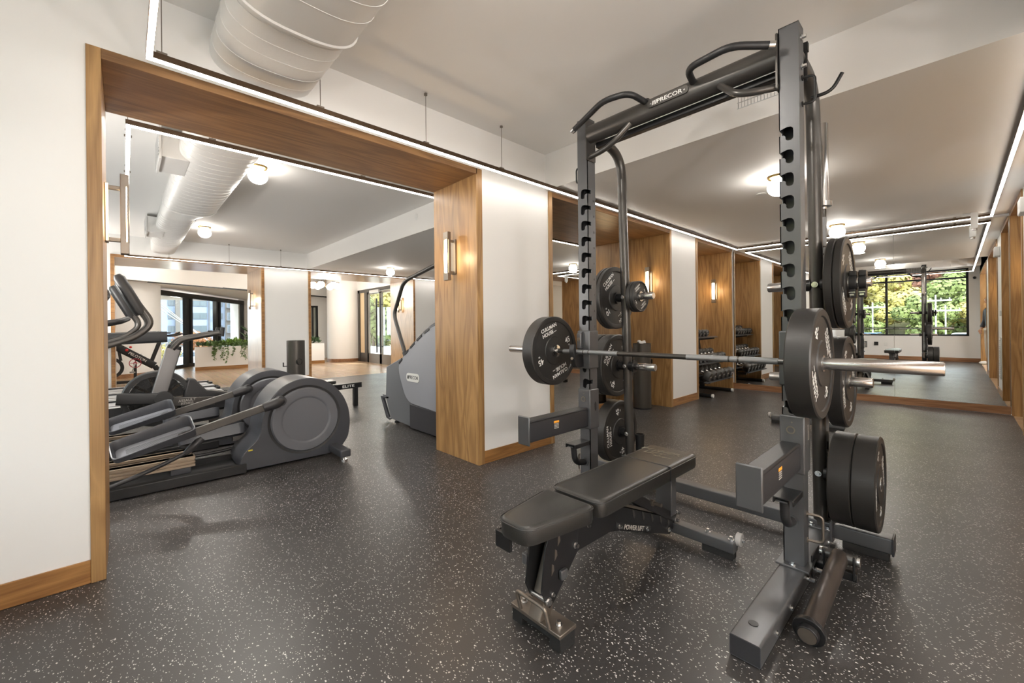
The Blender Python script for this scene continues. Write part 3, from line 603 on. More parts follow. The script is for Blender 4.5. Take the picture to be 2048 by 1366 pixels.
cm = MB().ball((0, 0, 0), 0.035, 16, 10).cyl((0, -0.03, 0), (0, 0.0, 0), 0.03, n=16).out('security_camera', BLACK); cm.location = (0.36, YB + 0.03, 2.33); tag(cm, 'small black dome camera beside the window top, seen in the mirror', 'camera')

# ================================================================== SQUAT RACK
def wo(mb, name, m, t, **k):
    """world-coordinate part of a thing"""
    return mb.xf(Matrix.Translation(-t.location)).out(name, m, t, **k)
XN, XF = -0.4925, -1.6125            # centres of the two uprights
YU0, YU1 = 2.135, 2.215              # front and back face of the uprights
ZT = 2.446
rk = thing('squat_rack', 'tall charcoal squat rack with notched uprights and a pull-up bar', 'squat rack', ((XN + XF) / 2, 2.15, 0))
HW = 0.0385
SLOTS = [1.995 - 0.1 * k for k in range(16)]
def notch_poly(s):
    """front face outline in (x, z); the notches open on the inner edge (towards s)"""
    pts = [(-s * HW, 0.085), (-s * HW, ZT - 0.004), (-s * (HW - .004), ZT), (s * (HW - .004), ZT), (s * HW, ZT - 0.004)]
    for zt in SLOTS:
        if zt < 0.55: continue
        e = s * HW
        pts += [(e, zt - 0.002), (s * (HW - 0.030), zt + 0.006)]
        pts += [(s * (HW - 0.044), zt + 0.004), (s * (HW - 0.052), zt - 0.004), (s * (HW - 0.054), zt - 0.014)]
        for k in range(7):
            a = PI * k / 6; pts.append((s * (HW - 0.039 - 0.015 * math.cos(a)), zt - 0.042 - 0.013 * math.sin(a)))
        pts += [(s * (HW - 0.024), zt - 0.034), (s * (HW - 0.018), zt - 0.027), (e, zt - 0.027)]
    pts.append((s * HW, 0.085)); return pts
def side_poly(zz=None):
    pts = [(YU1, 0.085), (YU1, ZT), (YU0, ZT)]
    for zt in SLOTS:
        if zt < 0.55: continue
        pts += [(YU0, zt - 0.002), (YU0 + 0.034, zt - 0.001), (YU0 + 0.034, zt - 0.026), (YU0, zt - 0.027)]
    pts.append((YU0, 0.085)); return pts
def text_scale(name, x, y, s): pass
for xc, s, nm in ((XN, -1, 'near'), (XF, 1, 'far')):
    mb = MB(); mb.prism([(xc + a, b) for a, b in notch_poly(s)], 'Y', YU0, YU0 + 0.005)
    i0, i1 = sorted((xc + s * HW, xc + s * (HW - 0.004))); mb.prism(side_poly(), 'X', i0, i1)
    o0, o1 = sorted((xc - s * HW, xc - s * (HW - 0.004))); mb.box(o0, o1, YU0 + .004, YU1, 0.085, ZT)
    mb.box(xc - HW + .003, xc + HW - .003, YU1 - 0.004, YU1, 0.085, ZT); mb.box(xc - HW, xc + HW, YU0, YU1, ZT - 0.003, ZT)
    up = wo(mb, 'upright', GRAPH, rk, smooth=30)
    wo(MB().box(xc - s * 0.02 - 0.012, xc - s * 0.02 + 0.012, YU0 + .03, YU1 - 0.006, 0.1, ZT - .01), 'dark_backing', PLASTB, rk)  # dark strip put inside the hollow upright to stand in for its shade
    # height marks down the inner side face
    # base beam on rubber, upright flange, bolts
    bb = MB().prism(rrect(0.098, 0.072, 0.008, 3, xc, 0.041), 'Y', 1.515, 2.62); wo(bb, 'base_beam', GRAPH, rk, smooth=40)
    wo(MB().box(xc - .047, xc + .047, 1.52, 2.62, 0.0, 0.006), 'rubber_foot', FOOTR, rk)
    wo(MB().box(xc - .046, xc + .046, 1.5145, 1.516, 0.008, 0.074), 'end_cap', PLAST, rk)
    mb = MB().lathe([(0.001, 0.0772), (0.016, 0.0772), (0.016, 0.079), (0.001, 0.0795)], (xc - 0.005, 1.62, 0), 'Z', 20, close=False); wo(mb, 'hole_plug', PLASTB, rk)
    fl = MB().box(xc - .062, xc + .062, 2.10, 2.25, 0.077, 0.086); wo(fl, 'flange_plate', GRAPH, rk, bevel=0.002)
    mb = MB().bolt((xc, 2.117, 0.086), (0, 0, 1), 0.009, 0.012)
    for yy in (1.68, 1.87): mb.bolt((xc + .049, yy, 0.04), (1, 0, 0), 0.008, 0.006)
    mb.bolt((xc + .049, 2.13, .045), (1, 0, 0), 0.009, 0.022); mb.bolt((xc + .049, 2.55, .045), (1, 0, 0), 0.009, 0.022)
    wo(mb, 'bolt', BOLT, rk)
    # rear post: bent round tube
    pp = fillet([(xc, 2.665, 0.075), (xc, 2.60, 1.90), (xc, 2.585, 2.36), (xc, 2.20, 2.36)], [0, 0.3, 0.34, 0], 9)
    pst = wo(MB().tube(pp, 0.031, 22), 'rear_post', DARKM, rk, smooth=50)
    wo(MB().box(xc - .055, xc + .055, 2.60, 2.73, 0.077, 0.085), 'post_flange', GRAPH, rk, bevel=0.002)
    mb = MB().bolt((xc - .03, 2.61, .085), (0, 0, 1), .009, .012).bolt((xc + .04, 2.61, .085), (0, 0, 1), .009, .012)
    for zz in (1.335, 0.845, 0.36): mb.bolt((xc, 2.584 + (1.335 - zz) * 0.033, zz), (0, -1, 0), 0.010, 0.008)
    wo(mb, 'post_bolt', BOLT, rk)
    for zz in (1.335, 0.845, 0.36):
        yy = 2.617 + (1.335 - zz) * 0.033
        for sd in (-1, 1):
            if zz < .5 and sd == (-1 if xc > -1 else 1): continue
            h = MB().cyl((xc + sd * 0.02, yy, zz), (xc + sd * 0.062, yy, zz), 0.032, 0.030).cyl((xc + sd * 0.056, yy, zz), (xc + sd * 0.064, yy, zz), 0.042)
            hb = wo(h, 'peg_hub', BLACK, rk)
            sl = MB().lathe([(0.001, 0), (0.0225, 0), (0.0245, 0.003), (0.0245, 0.150), (0.021, 0.155), (0.001, 0.155)], (0, 0, 0), 'X', 24, close=False)
            if sd < 0: sl.v = [(-a, b, c) for a, b, c in sl.v]
            sl.xf(Matrix.Translation((xc + sd * 0.064, yy, zz))); wo(sl, 'storage_peg', CHROME, rk)
# rear cross beam with feet
wo(MB().prism(rrect(0.08, 0.07, 0.006, 3, 2.675, 0.075), 'X', -2.0, -0.212), 'cross_beam', GRAPH, rk, smooth=40)
wo(MB().box(-0.4, -0.225, 2.642, 2.708, 0.0, 0.038).box(-1.98, -1.80, 2.642, 2.708, 0.0, 0.038), 'cross_beam_foot', FOOTR, rk, bevel=0.003)
wo(MB().box(-0.214, -0.206, 2.630, 2.720, 0.034, 0.114).box(-2.006, -1.998, 2.630, 2.720, 0.034, 0.114), 'cross_beam_cap', PLAST, rk, bevel=0.002)
wo(MB().box(-0.445, -0.435, 2.60, 2.73, 0.02, 0.13).box(-1.68, -1.67, 2.60, 2.73, 0.02, 0.13), 'joint_plate', GRAPH, rk, bevel=0.001)
# pull-up bar
zb, yb2 = 2.340, 2.16
mb = MB(); A = oval(0.046, 0.054, 32, 2.15)
mb._add([(XF + HW + .006, yb2 + a, zb + b) for a, b in A] + [(XN - HW - .006, yb2 + a, zb + b) for a, b in A], [(i, (i + 1) % 32, 32 + (i + 1) % 32, 32 + i) for i in range(32)] + [tuple(range(32))[::-1], tuple(range(32, 64))])
wo(mb, 'pull_up_bar', DARKM, rk, smooth=60)
for x0, x1 in ((XF + HW, XF + HW + .007), (XN - HW - .007, XN - HW)):
    wo(MB().prism(rrect(0.095, 0.25, 0.008, 3, 2.165, 2.30), 'X', x0, x1), 'bar_plate', DARKM, rk)
wo(MB().box(XF + .06, XN - .06, 2.195, 2.235, 2.262, 2.296), 'lower_stiffener', BLACK, rk, bevel=0.004)
for pts in ([(-1.165, 2.135, 2.372), (-1.19, 1.99, 2.385), (-1.33, 1.955, 2.385), (-1.60, 2.045, 2.352)], [(-0.905, 2.135, 2.365), (-0.88, 2.00, 2.375), (-0.675, 1.975, 2.372), (-0.548, 2.065, 2.352)]):
    f = fillet(pts, 0.055, 6); hd = wo(MB().tube(f, 0.0165, 14), 'pull_up_handle', PLASTB, rk, smooth=60)
    d = (f[-1] - f[-2]).normalized(); cp = MB().cyl(f[-1] - d * .002, f[-1] + d * 0.022, 0.0175, n=18); cp.xf(Matrix.Translation(-rk.location)); cp.out('handle_cap', BOLT, hd)
    wo(MB().cyl(f[0] + Vector((0, -.006, 0)), f[0] + Vector((0, .02, 0)), 0.024, n=18), 'weld_collar', DARKM, rk)
for pts in ([(-1.27, 2.135, 2.296), (-1.37, 2.105, 2.205), (-1.47, 2.13, 2.195), (XF + HW + .004, 2.15, 2.197)], [(-0.775, 2.13, 2.298), (-0.69, 2.085, 2.205), (-0.62, 2.11, 2.195), (XN - HW - .004, 2.15, 2.197)]):
    wo(MB().tube(fillet(pts, 0.06, 6), 0.0165, 14), 'angled_handle', DARKM, rk, smooth=60)
# name plate on the bar
np_ = wo(MB().prism([(x, z) for x, z in rrect(0.225, 0.040, 0.0195, 6, -1.035, 2.342)], 'Y', 2.1065, 2.114), 'name_plate', DARKM, rk)
wo(MB().bolt((-1.128, 2.107, 2.342), (0, -1, 0), 0.003, 0.002).bolt((-0.942, 2.107, 2.342), (0, -1, 0), 0.003, 0.002), 'plate_rivet', BOLT, rk)
def precor(parent, loc, size, face, m, name='lettering', basis=None):
    o = lettering([('PRECOR', 0.012 * size / 0.03, 0, size, 0, 1.25)], m, parent, face, loc, 0, 0.0006, name, basis)
    return o
precor(rk, Vector((-1.035, 2.1060, 2.342)) - rk.location, 0.030, '-Y', WHITEP)
mb = MB()
for k in range(3): mb.prism([(-1.120 + k * 0.009, 2.331), (-1.115 + k * 0.009, 2.331), (-1.110 + k * 0.009, 2.353), (-1.115 + k * 0.009, 2.353)], 'Y', 2.1055, 2.1066)
wo(mb, 'logo_bars', WHITEP, rk)
# plate bolts at the top of the near upright and D-loops
wo(MB().bolt((XN + HW, 2.17, 2.385), (1, 0, 0), 0.009, 0.016).bolt((XN + HW, 2.17, 2.258), (1, 0, 0), 0.009, 0.016).bolt((XF - HW, 2.17, 2.385), (-1, 0, 0), .009, .016), 'bar_bolt', BOLT, rk)
def dloop(x, y, z0, z1, s, d=0.045):
    wo(MB().tube(fillet([(x, y, z0), (x + s * d, y + .01, z0), (x + s * d, y + .01, z1), (x, y, z1)], 0.02, 5), 0.0055, 10).cyl((x, y, z0), (x + s * .004, y, z0), 0.012).cyl((x, y, z1), (x + s * .004, y, z1), 0.012), 'band_loop', BLACK if z0 > 1 else PEWTER, rk, smooth=60)
dloop(XN + HW, 2.185, 2.10, 2.215, 1); dloop(XF - HW, 2.17, 2.07, 2.165, -1); dloop(XN + HW, 2.19, 0.185, 0.30, 1, 0.055); dloop(XF - HW, 2.17, 0.19, 0.30, -1, .05)
hk = MB().tube(fillet([(XN + .01, 2.50, 2.255), (XN + 0.09, 2.515, 2.262), (XN + 0.13, 2.52, 2.335)], 0.035, 6), 0.0085, 10); wo(hk, 'accessory_hook', BLACK, rk, smooth=60)
wo(MB().cyl((XN + .028, 2.30, 2.25), (XN + .028, 2.30, 2.385), 0.009, n=10).box(XN + .016, XN + .04, 2.288, 2.312, 2.385, 2.425), 'strap_post', BLACK, rk)
# wire rack behind the bar
mb = MB()
for k in range(16): mb.cyl((-0.77 + k * 0.015, 2.36, 2.265), (-0.77 + k * 0.015, 2.36, 2.42), 0.0016, n=5)
for k in range(6): mb.cyl((-0.775, 2.36, 2.265 + k * 0.030), (-0.54, 2.36, 2.265 + k * 0.030), 0.0018, n=5)
wo(mb, 'wire_panel', GAL, rk)
# J-hooks carrying the barbell
YBAR, ZBAR = 2.07, 0.974
for xc, s in ((XN, -1), (XF, 1)):
    mb = MB().box(xc - .047, xc + .047, YU0 - .010, YU1 + .006, 0.865, 1.105)
    jh = wo(mb, 'hook_sleeve', GRAPH, rk, bevel=0.006, seg=3)
    xo = xc - s * 0.0
    poly = [(YU0 - .008, 0.875), (YU0 - .008, 0.955), (YBAR + .017, 0.957), (YBAR - .016, 0.955), (YBAR - 0.020, 1.015), (YBAR - 0.036, 1.022), (YBAR - 0.045, 0.99), (YBAR - 0.028, 0.90), (YBAR - .01, 0.875)]
    a, b = sorted((xc + s * 0.0, xc - s * 0.038))
    jj = wo(MB().prism(poly, 'X', a, b), 'bar_hook', BLACK, rk, bevel=0.003)
    wo(MB().box(a + .002, b - .002, YU0 - .034, YU0 - .009, 0.99, 1.09).box(a + .002, b - .002, YU0 - .026, YU0 - .009, 1.085, 1.10), 'hook_guard', GRAPH, rk, bevel=0.006)
    wo(MB().bolt(((a + b) / 2, YU0 - .034, 1.05), (0, -1, 0), .009, .004).bolt(((a + b) / 2, YBAR - .036, 0.935), (0, -1, .3), .007, .003), 'hook_bolt', PEWTER, rk)
    # safety spotter arm
    sl = wo(MB().box(xc - .047, xc + .047, YU0 - .010, YU1 + .006, 0.485, 0.735), 'arm_sleeve', GRAPH, rk, bevel=0.006, seg=3)
    wo(MB().lathe([(0.012, 0), (0.017, -0.001), (0.017, -0.003), (0.012, -0.003)], (xc - .004, YU0 - .010, 0.672), 'Y', 22).bolt((xc, YU0 - .009, 0.706), (0, -1, 0), .004, .001), 'arm_emblem', PEWTER, rk)
    wo(MB().prism([(2.175, .60), (2.185, .595), (2.19, .61), (2.19, .64), (2.18, .655), (2.172, .64)], 'X', xc + s * .047, xc + s * .0485), 'pin_slot', PLASTB, rk)
    ax = xc - .004
    wo(MB().prism([(ax + u, v) for u, v in rrect(0.070, 0.118, 0.012, 3, 0, 0.560)], 'Y', 1.60, YU0 - .010), 'safety_arm', PLAST, rk, smooth=40)
    wo(MB().box(ax - .036, ax + .036, 1.605, YU0 - .014, 0.606, 0.6215), 'arm_liner', PLASTB, rk, bevel=0.006, seg=3)
    wo(MB().box(ax - .046, ax + .041, 1.590, 1.601, 0.487, 0.645), 'arm_stop', GRAPH, rk, bevel=0.005)
    wo(MB().box(ax + .0352, ax + .0362, 1.80, 1.845, 0.578, 0.590), 'warning_label', ORANGE, rk)
    mb = MB()
    for q in range(4): mb.box(ax + .0352, ax + .0360, 1.803, 1.842, 0.570 - q * .008, 0.574 - q * .008)
    wo(mb, 'label_text', GREYP, rk)
    # grip shelf below the arm
    mb = MB().box(xc - .040, xc + .034, 1.985, YU0 - .001, 0.408, 0.414).box(xc + .030, xc + .036, 1.985, YU0 - .001, 0.388, 0.414).box(xc - .040, xc - .034, 1.985, YU0 - .001, 0.388, 0.414)
    wo(mb, 'grip_shelf', BLACK, rk, bevel=0.0025)
    wo(MB().tube(fillet([(xc - .005, 2.02, 0.395), (xc - .005, 2.035, 0.29), (xc - .005, YU0 - .002, 0.272)], 0.06, 7), 0.0185, 14), 'grip_tube', PLASTB, rk, smooth=60)
    wo(MB().cyl((xc - .005, YU0 - .001, 0.272), (xc - .005, YU0 - .006, 0.272), 0.026).box(xc - .03, xc + .012, 1.995, 2.04, 0.392, 0.398), 'grip_mount', GRAPH, rk)
# numbers on the inner side face of the far upright and the sleeve scale of the near one
lt = [(str(13 - k), 0, 1.93 - k * 0.1, 0.018, 0) for k in range(9)]
lettering(lt, PLASTB, rk, '+X', Vector((XF + HW + .0005, 2.195, 0)) - rk.location, 0, 0.0003, 'scale_numbers')
lettering([('|||||||||||||', 0, 0, 0.02, -PI / 2)], GREYP, rk, '+X', Vector((XN + .048, 2.185, 0.66)) - rk.location, 0, 0.0003, 'scale_marks')
# landmine attachment at the foot of the near upright
lm = Vector((XN + .14, 2.262, 0.125))
wo(MB().box(XN + .049, XN + .056, 2.20, 2.33, 0.02, 0.115).box(XN + .05, XN + .20, 2.245, 2.275, 0.04, 0.075).box(lm.x - .055, lm.x - .047, 2.235, 2.29, 0.05, 0.145).box(lm.x + .047, lm.x + .055, 2.235, 2.29, 0.05, 0.145), 'landmine_bracket', BLACK, rk, bevel=0.003)
wo(MB().cyl(lm - Vector((.06, 0, 0)), lm + Vector((.06, 0, 0)), 0.024), 'landmine_hinge', DARKM, rk)
wo(MB().lathe([(0.001, -.062), (.02, -.070), (.021, -.062), (.021, -.056), (.001, -.056)], lm, 'X', 20, close=False).lathe([(0.001, .062), (.02, .070), (.021, .062), (.021, .056), (.001, .056)], lm, 'X', 20, close=False).bolt((XN + .056, 2.225, .05), (1, 0, 0), .009, .03), 'landmine_bolt', BOLT, rk)
e1 = Vector((-0.362, 1.765, 0.052)); dr = (e1 - lm).normalized()
wo(MB().cyl(lm, e1, 0.0325, n=28), 'landmine_sleeve', mat('worn_brown_steel', (0.055, 0.045, 0.04), 0.38, metal=0.5, vary=0.3, bscale=30), rk)
wo(MB().cyl(e1 - dr * .005, e1 + dr * .014, 0.050, n=32).cyl(e1 + dr * .012, e1 + dr * .034, 0.034, 0.032, n=28), 'landmine_collar', BLACK, rk, bevel=0.002)
wo(MB().cyl(e1 + dr * .034, e1 + dr * .0355, 0.028, n=28), 'landmine_cap', PEWTER, rk)
# upright bar holders behind the rear posts
for xh in (XN + 0.01, -1.585): wo(MB().lathe([(0.022, 0.02), (0.030, 0.02), (0.030, 0.27), (0.034, 0.34), (0.029, 0.34), (0.026, 0.27)], (xh, 2.75, 0), 'Z', 24).box(xh - .02, xh + .02, 2.71, 2.73, 0.05, 0.09), 'bar_holder', BLACK, rk)

# ================================================================== BARBELLS
def bar_profile(L=2.2, sl=0.445, rs=0.025, rsh=0.0143):
    h = L / 2; i = h - sl
    return [(0.001, -h), (rs - .002, -h), (rs, -h + .003), (rs, -i - .03), (rs + .014, -i - .028), (rs + .014, -i - .002), (rs + .008, -i), (rsh + .001, -i + .002), (rsh + .001, -i + .01), (rsh, -i + .012)]
def barbell(t):
    p = bar_profile()
    for sgn in (-1, 1):
        q = [(r, h * -sgn) for r, h in p]
        MB().lathe(q + [(0.001, q[-1][1])], (0, 0, 0), 'X', 32, close=False).out('sleeve', CHROME, t, smooth=40)
    i = 1.1 - 0.445
    MB().cyl((-i + .012, 0, 0), (i - .012, 0, 0), 0.0135, n=20).out('shaft', mat('dark_steel_shaft', (0.10, 0.095, 0.09), 0.3, metal=0.9), t)
    mb = MB()
    for a, b in ((-.60, -.445), (-.437, -.405), (-.397, -.20), (.20, .397), (.405, .437), (.445, .60)): mb.cyl((a, 0, 0), (b, 0, 0), 0.0146, n=20)
    mb.out('grip_knurl', KNURL, t)
bb1 = thing('barbell', 'barbell resting across the squat rack hooks, loaded with forty-five pound plates', 'barbell', (-1.1265, YBAR, ZBAR)); barbell(bb1)
bb2 = thing('barbell', 'barbell standing upright in the holder behind the near rear post', 'barbell', (XN + 0.01, 2.75, 1.105)); barbell(bb2); bb2.rotation_euler = (0, -PI / 2, 0)

# ================================================================== WEIGHT PLATES
def plate_mesh_parts(t, R, th, num, hub=0.06):
    """disc along X with raised rim, recessed web, raised hub; t's origin at its centre"""
    a = th / 2; rw, hb = R * 0.86, R * 0.42
    if R < 0.15: rw, hb = R * 0.90, R * 0.36
    dp = min(0.007, th * .2)
    pr = [(0.0262, -a + .002), (hb - .004, -a + .002), (hb, -a + dp), (rw - .003, -a + dp), (rw, -a + .001), (rw + .004, -a), (R - .006, -a), (R, -a + .005), (R, a - .005), (R - .006, a), (rw + .004, a), (rw, a - .001), (rw - .003, a - dp), (hb, a - dp), (hb - .004, a - .002), (0.0262, a - .002)]
    MB().lathe(pr, (0, 0, 0), 'X', 72).out('disc', RUBBER, t, smooth=30)
    MB().lathe([(0.0255, -a - .001), (0.034, -a - .001), (0.034, -a + .003), (0.0345, a - .003), (0.034, a + .001), (0.0255, a + .001)], (0, 0, 0), 'X', 32).out('steel_hub', CHROME, t, smooth=30)
    k = R / 0.225
    s1, s2 = 0.030 * k, 0.026 * k
    items = []
    for q in (0, PI):
        c, s = math.cos(q), math.sin(q)
        def at(u, v): return (u * c - v * s, u * s + v * c)
        for tx, u, v, sz in (('CULLMAN', 0, 0.158 * k, 0.034 * k), ('HOUSE', -0.022 * k, 0.124 * k, 0.034 * k), ('_', 0.052 * k, 0.137 * k, 0.045 * k), (num, 0.148 * k, 0.018 * k, 0.052 * k), ('LB', 0.152 * k, -0.016 * k, 0.013 * k)):
            pu, pv = at(u, v); items.append((tx, pu, pv, sz, q))
    lettering(items, WHITEP, t, '+X', (a - dp + .0003, 0, 0), 0, 0.0006)
def plate(kind, x, y, z, ang, label, group=None):
    R, th, num, cat = PK[kind]
    if kind not in PROTO:
        t = thing('weight_plate', label, 'weight plate', (0, 0, 0), 0, group); plate_mesh_parts(t, R, th, num); PROTO[kind] = t
    else: t = dup(PROTO[kind], label=label); t['group'] = group
    t.location = (x, y, z); t.rotation_euler = (ang, 0, 0); return t
PK = {'45': (0.225, 0.088, '45', ''), '45s': (0.225, 0.066, '45', ''), '25': (0.225, 0.050, '25', ''), '10': (0.225, 0.034, '10', ''), '5': (0.108, 0.030, '5', '')}
PROTO = {}
G = 'weight plates on the rack'
ph = {1.335: 2.617, 0.845: 2.633, 0.36: 2.649}
R_ = math.radians
plate('45', -0.411, YBAR, ZBAR, R_(-62), 'forty-five pound plate on the near end of the loaded barbell, long sleeve passing through', 'weight plates on the barbell')
plate('45', -1.842, YBAR, ZBAR, R_(20), 'forty-five pound plate on the far end of the loaded barbell, lettering facing the bench', 'weight plates on the barbell')
x0 = XN + .0645
plate('10', x0 + .018, ph[1.335], 1.335, R_(15), 'inner thin plate of the pair on the near top storage peg', G)
plate('10', x0 + .0525, ph[1.335], 1.335, R_(-50), 'outer thin plate of the pair on the near top storage peg, beside the spring clamps', G)
plate('45s', x0 + .034, ph[.845], .845, R_(-70), 'single plate on the near middle storage peg, behind the barbell plate', G)
plate('45', x0 + .045, ph[.36], .36, R_(35), 'inner thick plate of the pair low beside the near upright', G)
plate('45', x0 + .134, ph[.36], .36, R_(-80), 'outer thick plate of the pair low beside the near upright, short peg end showing', G)
x1 = XF - .0645
plate('10', x1 - .018, ph[1.335], 1.335, R_(38), 'ten pound plate on the far top storage peg, lettering facing the post', G)
plate('10', x1 - .0525, ph[1.335], 1.335, R_(80), 'thin plate directly behind the ten pound plate on the far top peg', G)
plate('45', x1 - .045, ph[.845], .845, R_(55), 'forty-five pound plate on the far middle storage peg, lettering facing the post', G)
plate('45', x1 - .134, ph[.845], .845, R_(10), 'thick plate on the far middle peg against the wall side, behind another', G)
plate('45', x1 - .045, ph[.36], .36, R_(95), 'forty-five pound plate on the far lowest storage peg near the floor', G)
x2 = XF + .0645
plate('5', x2 + .016, ph[1.335], 1.335, R_(-20), 'small five pound plate on the inner top peg, touching the post', G)
plate('5', x2 + .0475, ph[1.335], 1.335, R_(32), 'small outer five pound plate on the inner top peg, lettering visible', G)
for k, (xx, lb) in enumerate(((-0.342, 'spring clamp next to the thin plates on the near top peg'), (-0.305, 'outer spring clamp on the near top peg'))):
    cl = thing('barbell_clamp', lb, 'barbell clamp', (xx, ph[1.335], 1.335), 0, 'barbell clamps')
    MB().lathe([(0.0255, -.015), (0.040, -.015), (0.040, .015), (0.0255, .015)], (0, 0, 0), 'X', 24).box(-.014, .014, -.03, .03, 0.03, 0.055).box(-.013, .013, -.045, .02, -.075, -.034).out('clamp_body', PLASTB, cl, bevel=0.003)
    MB().box(-.008, .008, -.052, -.044, -.066, -.058).box(-.012, .012, -.046, -.044, -.052, -.048).out('clamp_lever', BOLT, cl)

# ================================================================== ADJUSTABLE BENCH
def pad(outline, z0, z1, r=0.012):
    """upholstered pad: outline shrinks towards top and bottom"""
    n = len(outline); cx = sum(p[0] for p in outline) / n; cy = sum(p[1] for p in outline) / n
    lv = [(z0, 0.016), (z0 + .004, 0.004), (z0 + .018, 0.0), (z1 - .020, 0.0), (z1 - .009, 0.003), (z1 - .003, 0.009), (z1, 0.020)]
    vs = []
    for z, ins in lv:
        for i in range(n):
            a, b = Vector((*outline[i - 1], 0)), Vector((*outline[(i + 1) % n], 0)); t = (b - a).normalized(); nn = Vector((-t.y, t.x, 0)); vs.append((outline[i][0] + nn.x * ins, outline[i][1] + nn.y * ins, z))
    fs = [(l * n + i, l * n + (i + 1) % n, (l + 1) * n + (i + 1) % n, (l + 1) * n + i) for l in range(len(lv) - 1) for i in range(n)]
    fs += [tuple(range(n))[::-1], tuple((len(lv) - 1) * n + i for i in range(n))]
    return MB()._add(vs, fs)
def loft_outline(w0, w1, y0, y1, r):
    return [(v.x, v.y) for v in fillet([(-w0 / 2, y0, 0), (w0 / 2, y0, 0), (w1 / 2, y1, 0), (-w1 / 2, y1, 0)], r, 7, True)]
def bench(name, label, x, y, rz, group):
    """local: y=0 at the front foot, wheels at +Y"""
    t = thing(name, label, 'exercise bench', (x, y, 0), rz, group)
    sq = 0.46
    pad(loft_outline(0.15, 0.255, -0.115, 0.212, [.05, .05, .04, .04]), 0.385, 0.455).out('seat_pad', VINYL, t, smooth=50)
    pad(loft_outline(0.255, 0.265, 0.238, 1.105, [.05, .05, .035, .035]), 0.385, 0.458).out('back_pad', VINYL, t, smooth=50)
    mb = MB()
    mb.tube([(v[0], v[1], 0.4445) for v in loft_outline(0.156, 0.262, -0.118, 0.215, .05)], 0.0028, 6, closed=True); mb.tube([(v[0], v[1], 0.4475) for v in loft_outline(0.262, 0.271, 0.235, 1.108, .05)], 0.0028, 6, closed=True)
    mb.out('piping', VINYL, t, smooth=60)
    MB().box(-.1345, .1345, 0.800, 0.806, 0.39, 0.4605).out('pad_strap', PLASTB, t, bevel=0.002)
    lettering([('POWER', -0.02, 0.035, 0.052, 0, 1.2), ('LIFT', -0.03, -0.015, 0.052, 0, 1.2), ('ELITE SERIES', 0.03, -0.048, 0.016, 0, 1.1)], mat('worn_print', (0.16, 0.145, 0.11), 0.5), t, '+Z', (0.0, 0.965, 0.4600), 0, 0.0002)
    MB().box(-.095, -.02, -.105, -.09, .335, .395).box(-.095, -.088, -.105, 0.0, .335, .395).out('seat_bracket', BLACK, t, bevel=0.002)
    # front leg: slanted box post, two slotted plates, foot with pull handle
    MB().bar([(0, 0.022, 0.058), (0, 0.145, 0.36)], 0.060, 0.060, up=(0, -.5, .3), rad=0.006).out('front_post', PEWTER, t, smooth=40)
    for sx in (-1, 1):
        pl = [(0.012, 0.135), (0.035, 0.105), (0.062, 0.12), (0.20, 0.25), (0.21, 0.385), (0.045, 0.385), (0.015, 0.33), (-0.008, 0.18)]
        g = MB().prism(pl, 'X', sx * .040 - .003, sx * .040 + .003)
        g.out('slotted_plate', BLACK, t, bevel=0.0015)
        mb = MB()
        for q in range(3): mb.prism([(0.045 + q * .018, 0.22 + q * .048), (0.060 + q * .018, 0.235 + q * .048), (0.058 + q * .018, 0.255 + q * .048), (0.048 + q * .018, 0.262 + q * .048)], 'X', sx * .0435 - .0012, sx * .0435 + .0012)
        mb.out('plate_slot', PEWTER, t)
        (MB().box(.044, .060, 0.085, 0.12, 0.19, 0.225) if sx > 0 else MB().box(-.066, -.044, 0.0, 0.03, 0.24, 0.28)).out('lever_tab', GRAPH, t, bevel=0.004)
    MB().cyl((-.05, 0.025, 0.135), (.05, 0.025, 0.135), 0.010, n=16).out('cross_pin', BOLT, t)
    MB().bolt((.044, 0.025, 0.135), (1, 0, 0), .011, .010).bolt((.043, 0.05, 0.15), (1, 0, 0), .006, .008).bolt((.043, 0.141, .375), (1, 0, 0), .009, .012).bolt((.043, 0.185, .283), (1, 0, 0), .009, .012).bolt((.034, 0.28, .326), (1, 0, 0), .007, .01).bolt((-.09, 0.035, .066), (0, 0, 1), .009, .012).bolt((.085, 0.035, .066), (0, 0, 1), .009, .012).out('frame_bolt', BOLT, t)
    MB().box(-.125, .125, -.005, 0.085, 0.052, 0.066).out('foot_plate', PEWTER, t, bevel=0.002)
    MB().box(-.122, -.07, 0.0, 0.08, 0.0, 0.052).box(.07, .122, 0.0, 0.08, 0.0, 0.052).box(-.07, .07, 0.0, 0.08, 0.03, 0.052).out('foot_block', FOOTR, t, bevel=0.002)
    MB().tube(fillet([(-.075, 0.0, 0.064), (-.085, -.012, 0.135), (.06, -.012, 0.135), (.07, 0.0, 0.064)], 0.018, 5), 0.0075, 10).out('pull_handle', PEWTER, t, smooth=60)
    # spine plates, brace, rear post
    sp = [(0.14, 0.215), (0.11, 0.385), (0.42, 0.385), (0.50, 0.335), (0.98, 0.128), (1.03, 0.10), (1.04, 0.065), (0.985, 0.040), (0.51, 0.222), (0.44, 0.240), (0.22, 0.243)]
    for sx in (-1, 1):
        MB().prism(sp, 'X', sx * .030 - .003, sx * .030 + .003).out('spine_plate', BLACK, t, bevel=0.0015)
        mb = MB()
        for q in range(5):
            y_, z_ = 0.62 + q * .085, 0.284 - q * .037
            mb.prism([(y_, z_), (y_ + .014, z_ - .006), (y_ + .026, z_ - .035), (y_ + .018, z_ - .048), (y_ + .008, z_ - .036)], 'X', sx * .0335 - .001, sx * .0335 + .001)
        mb.out('ladder_notch', DARKM, t)
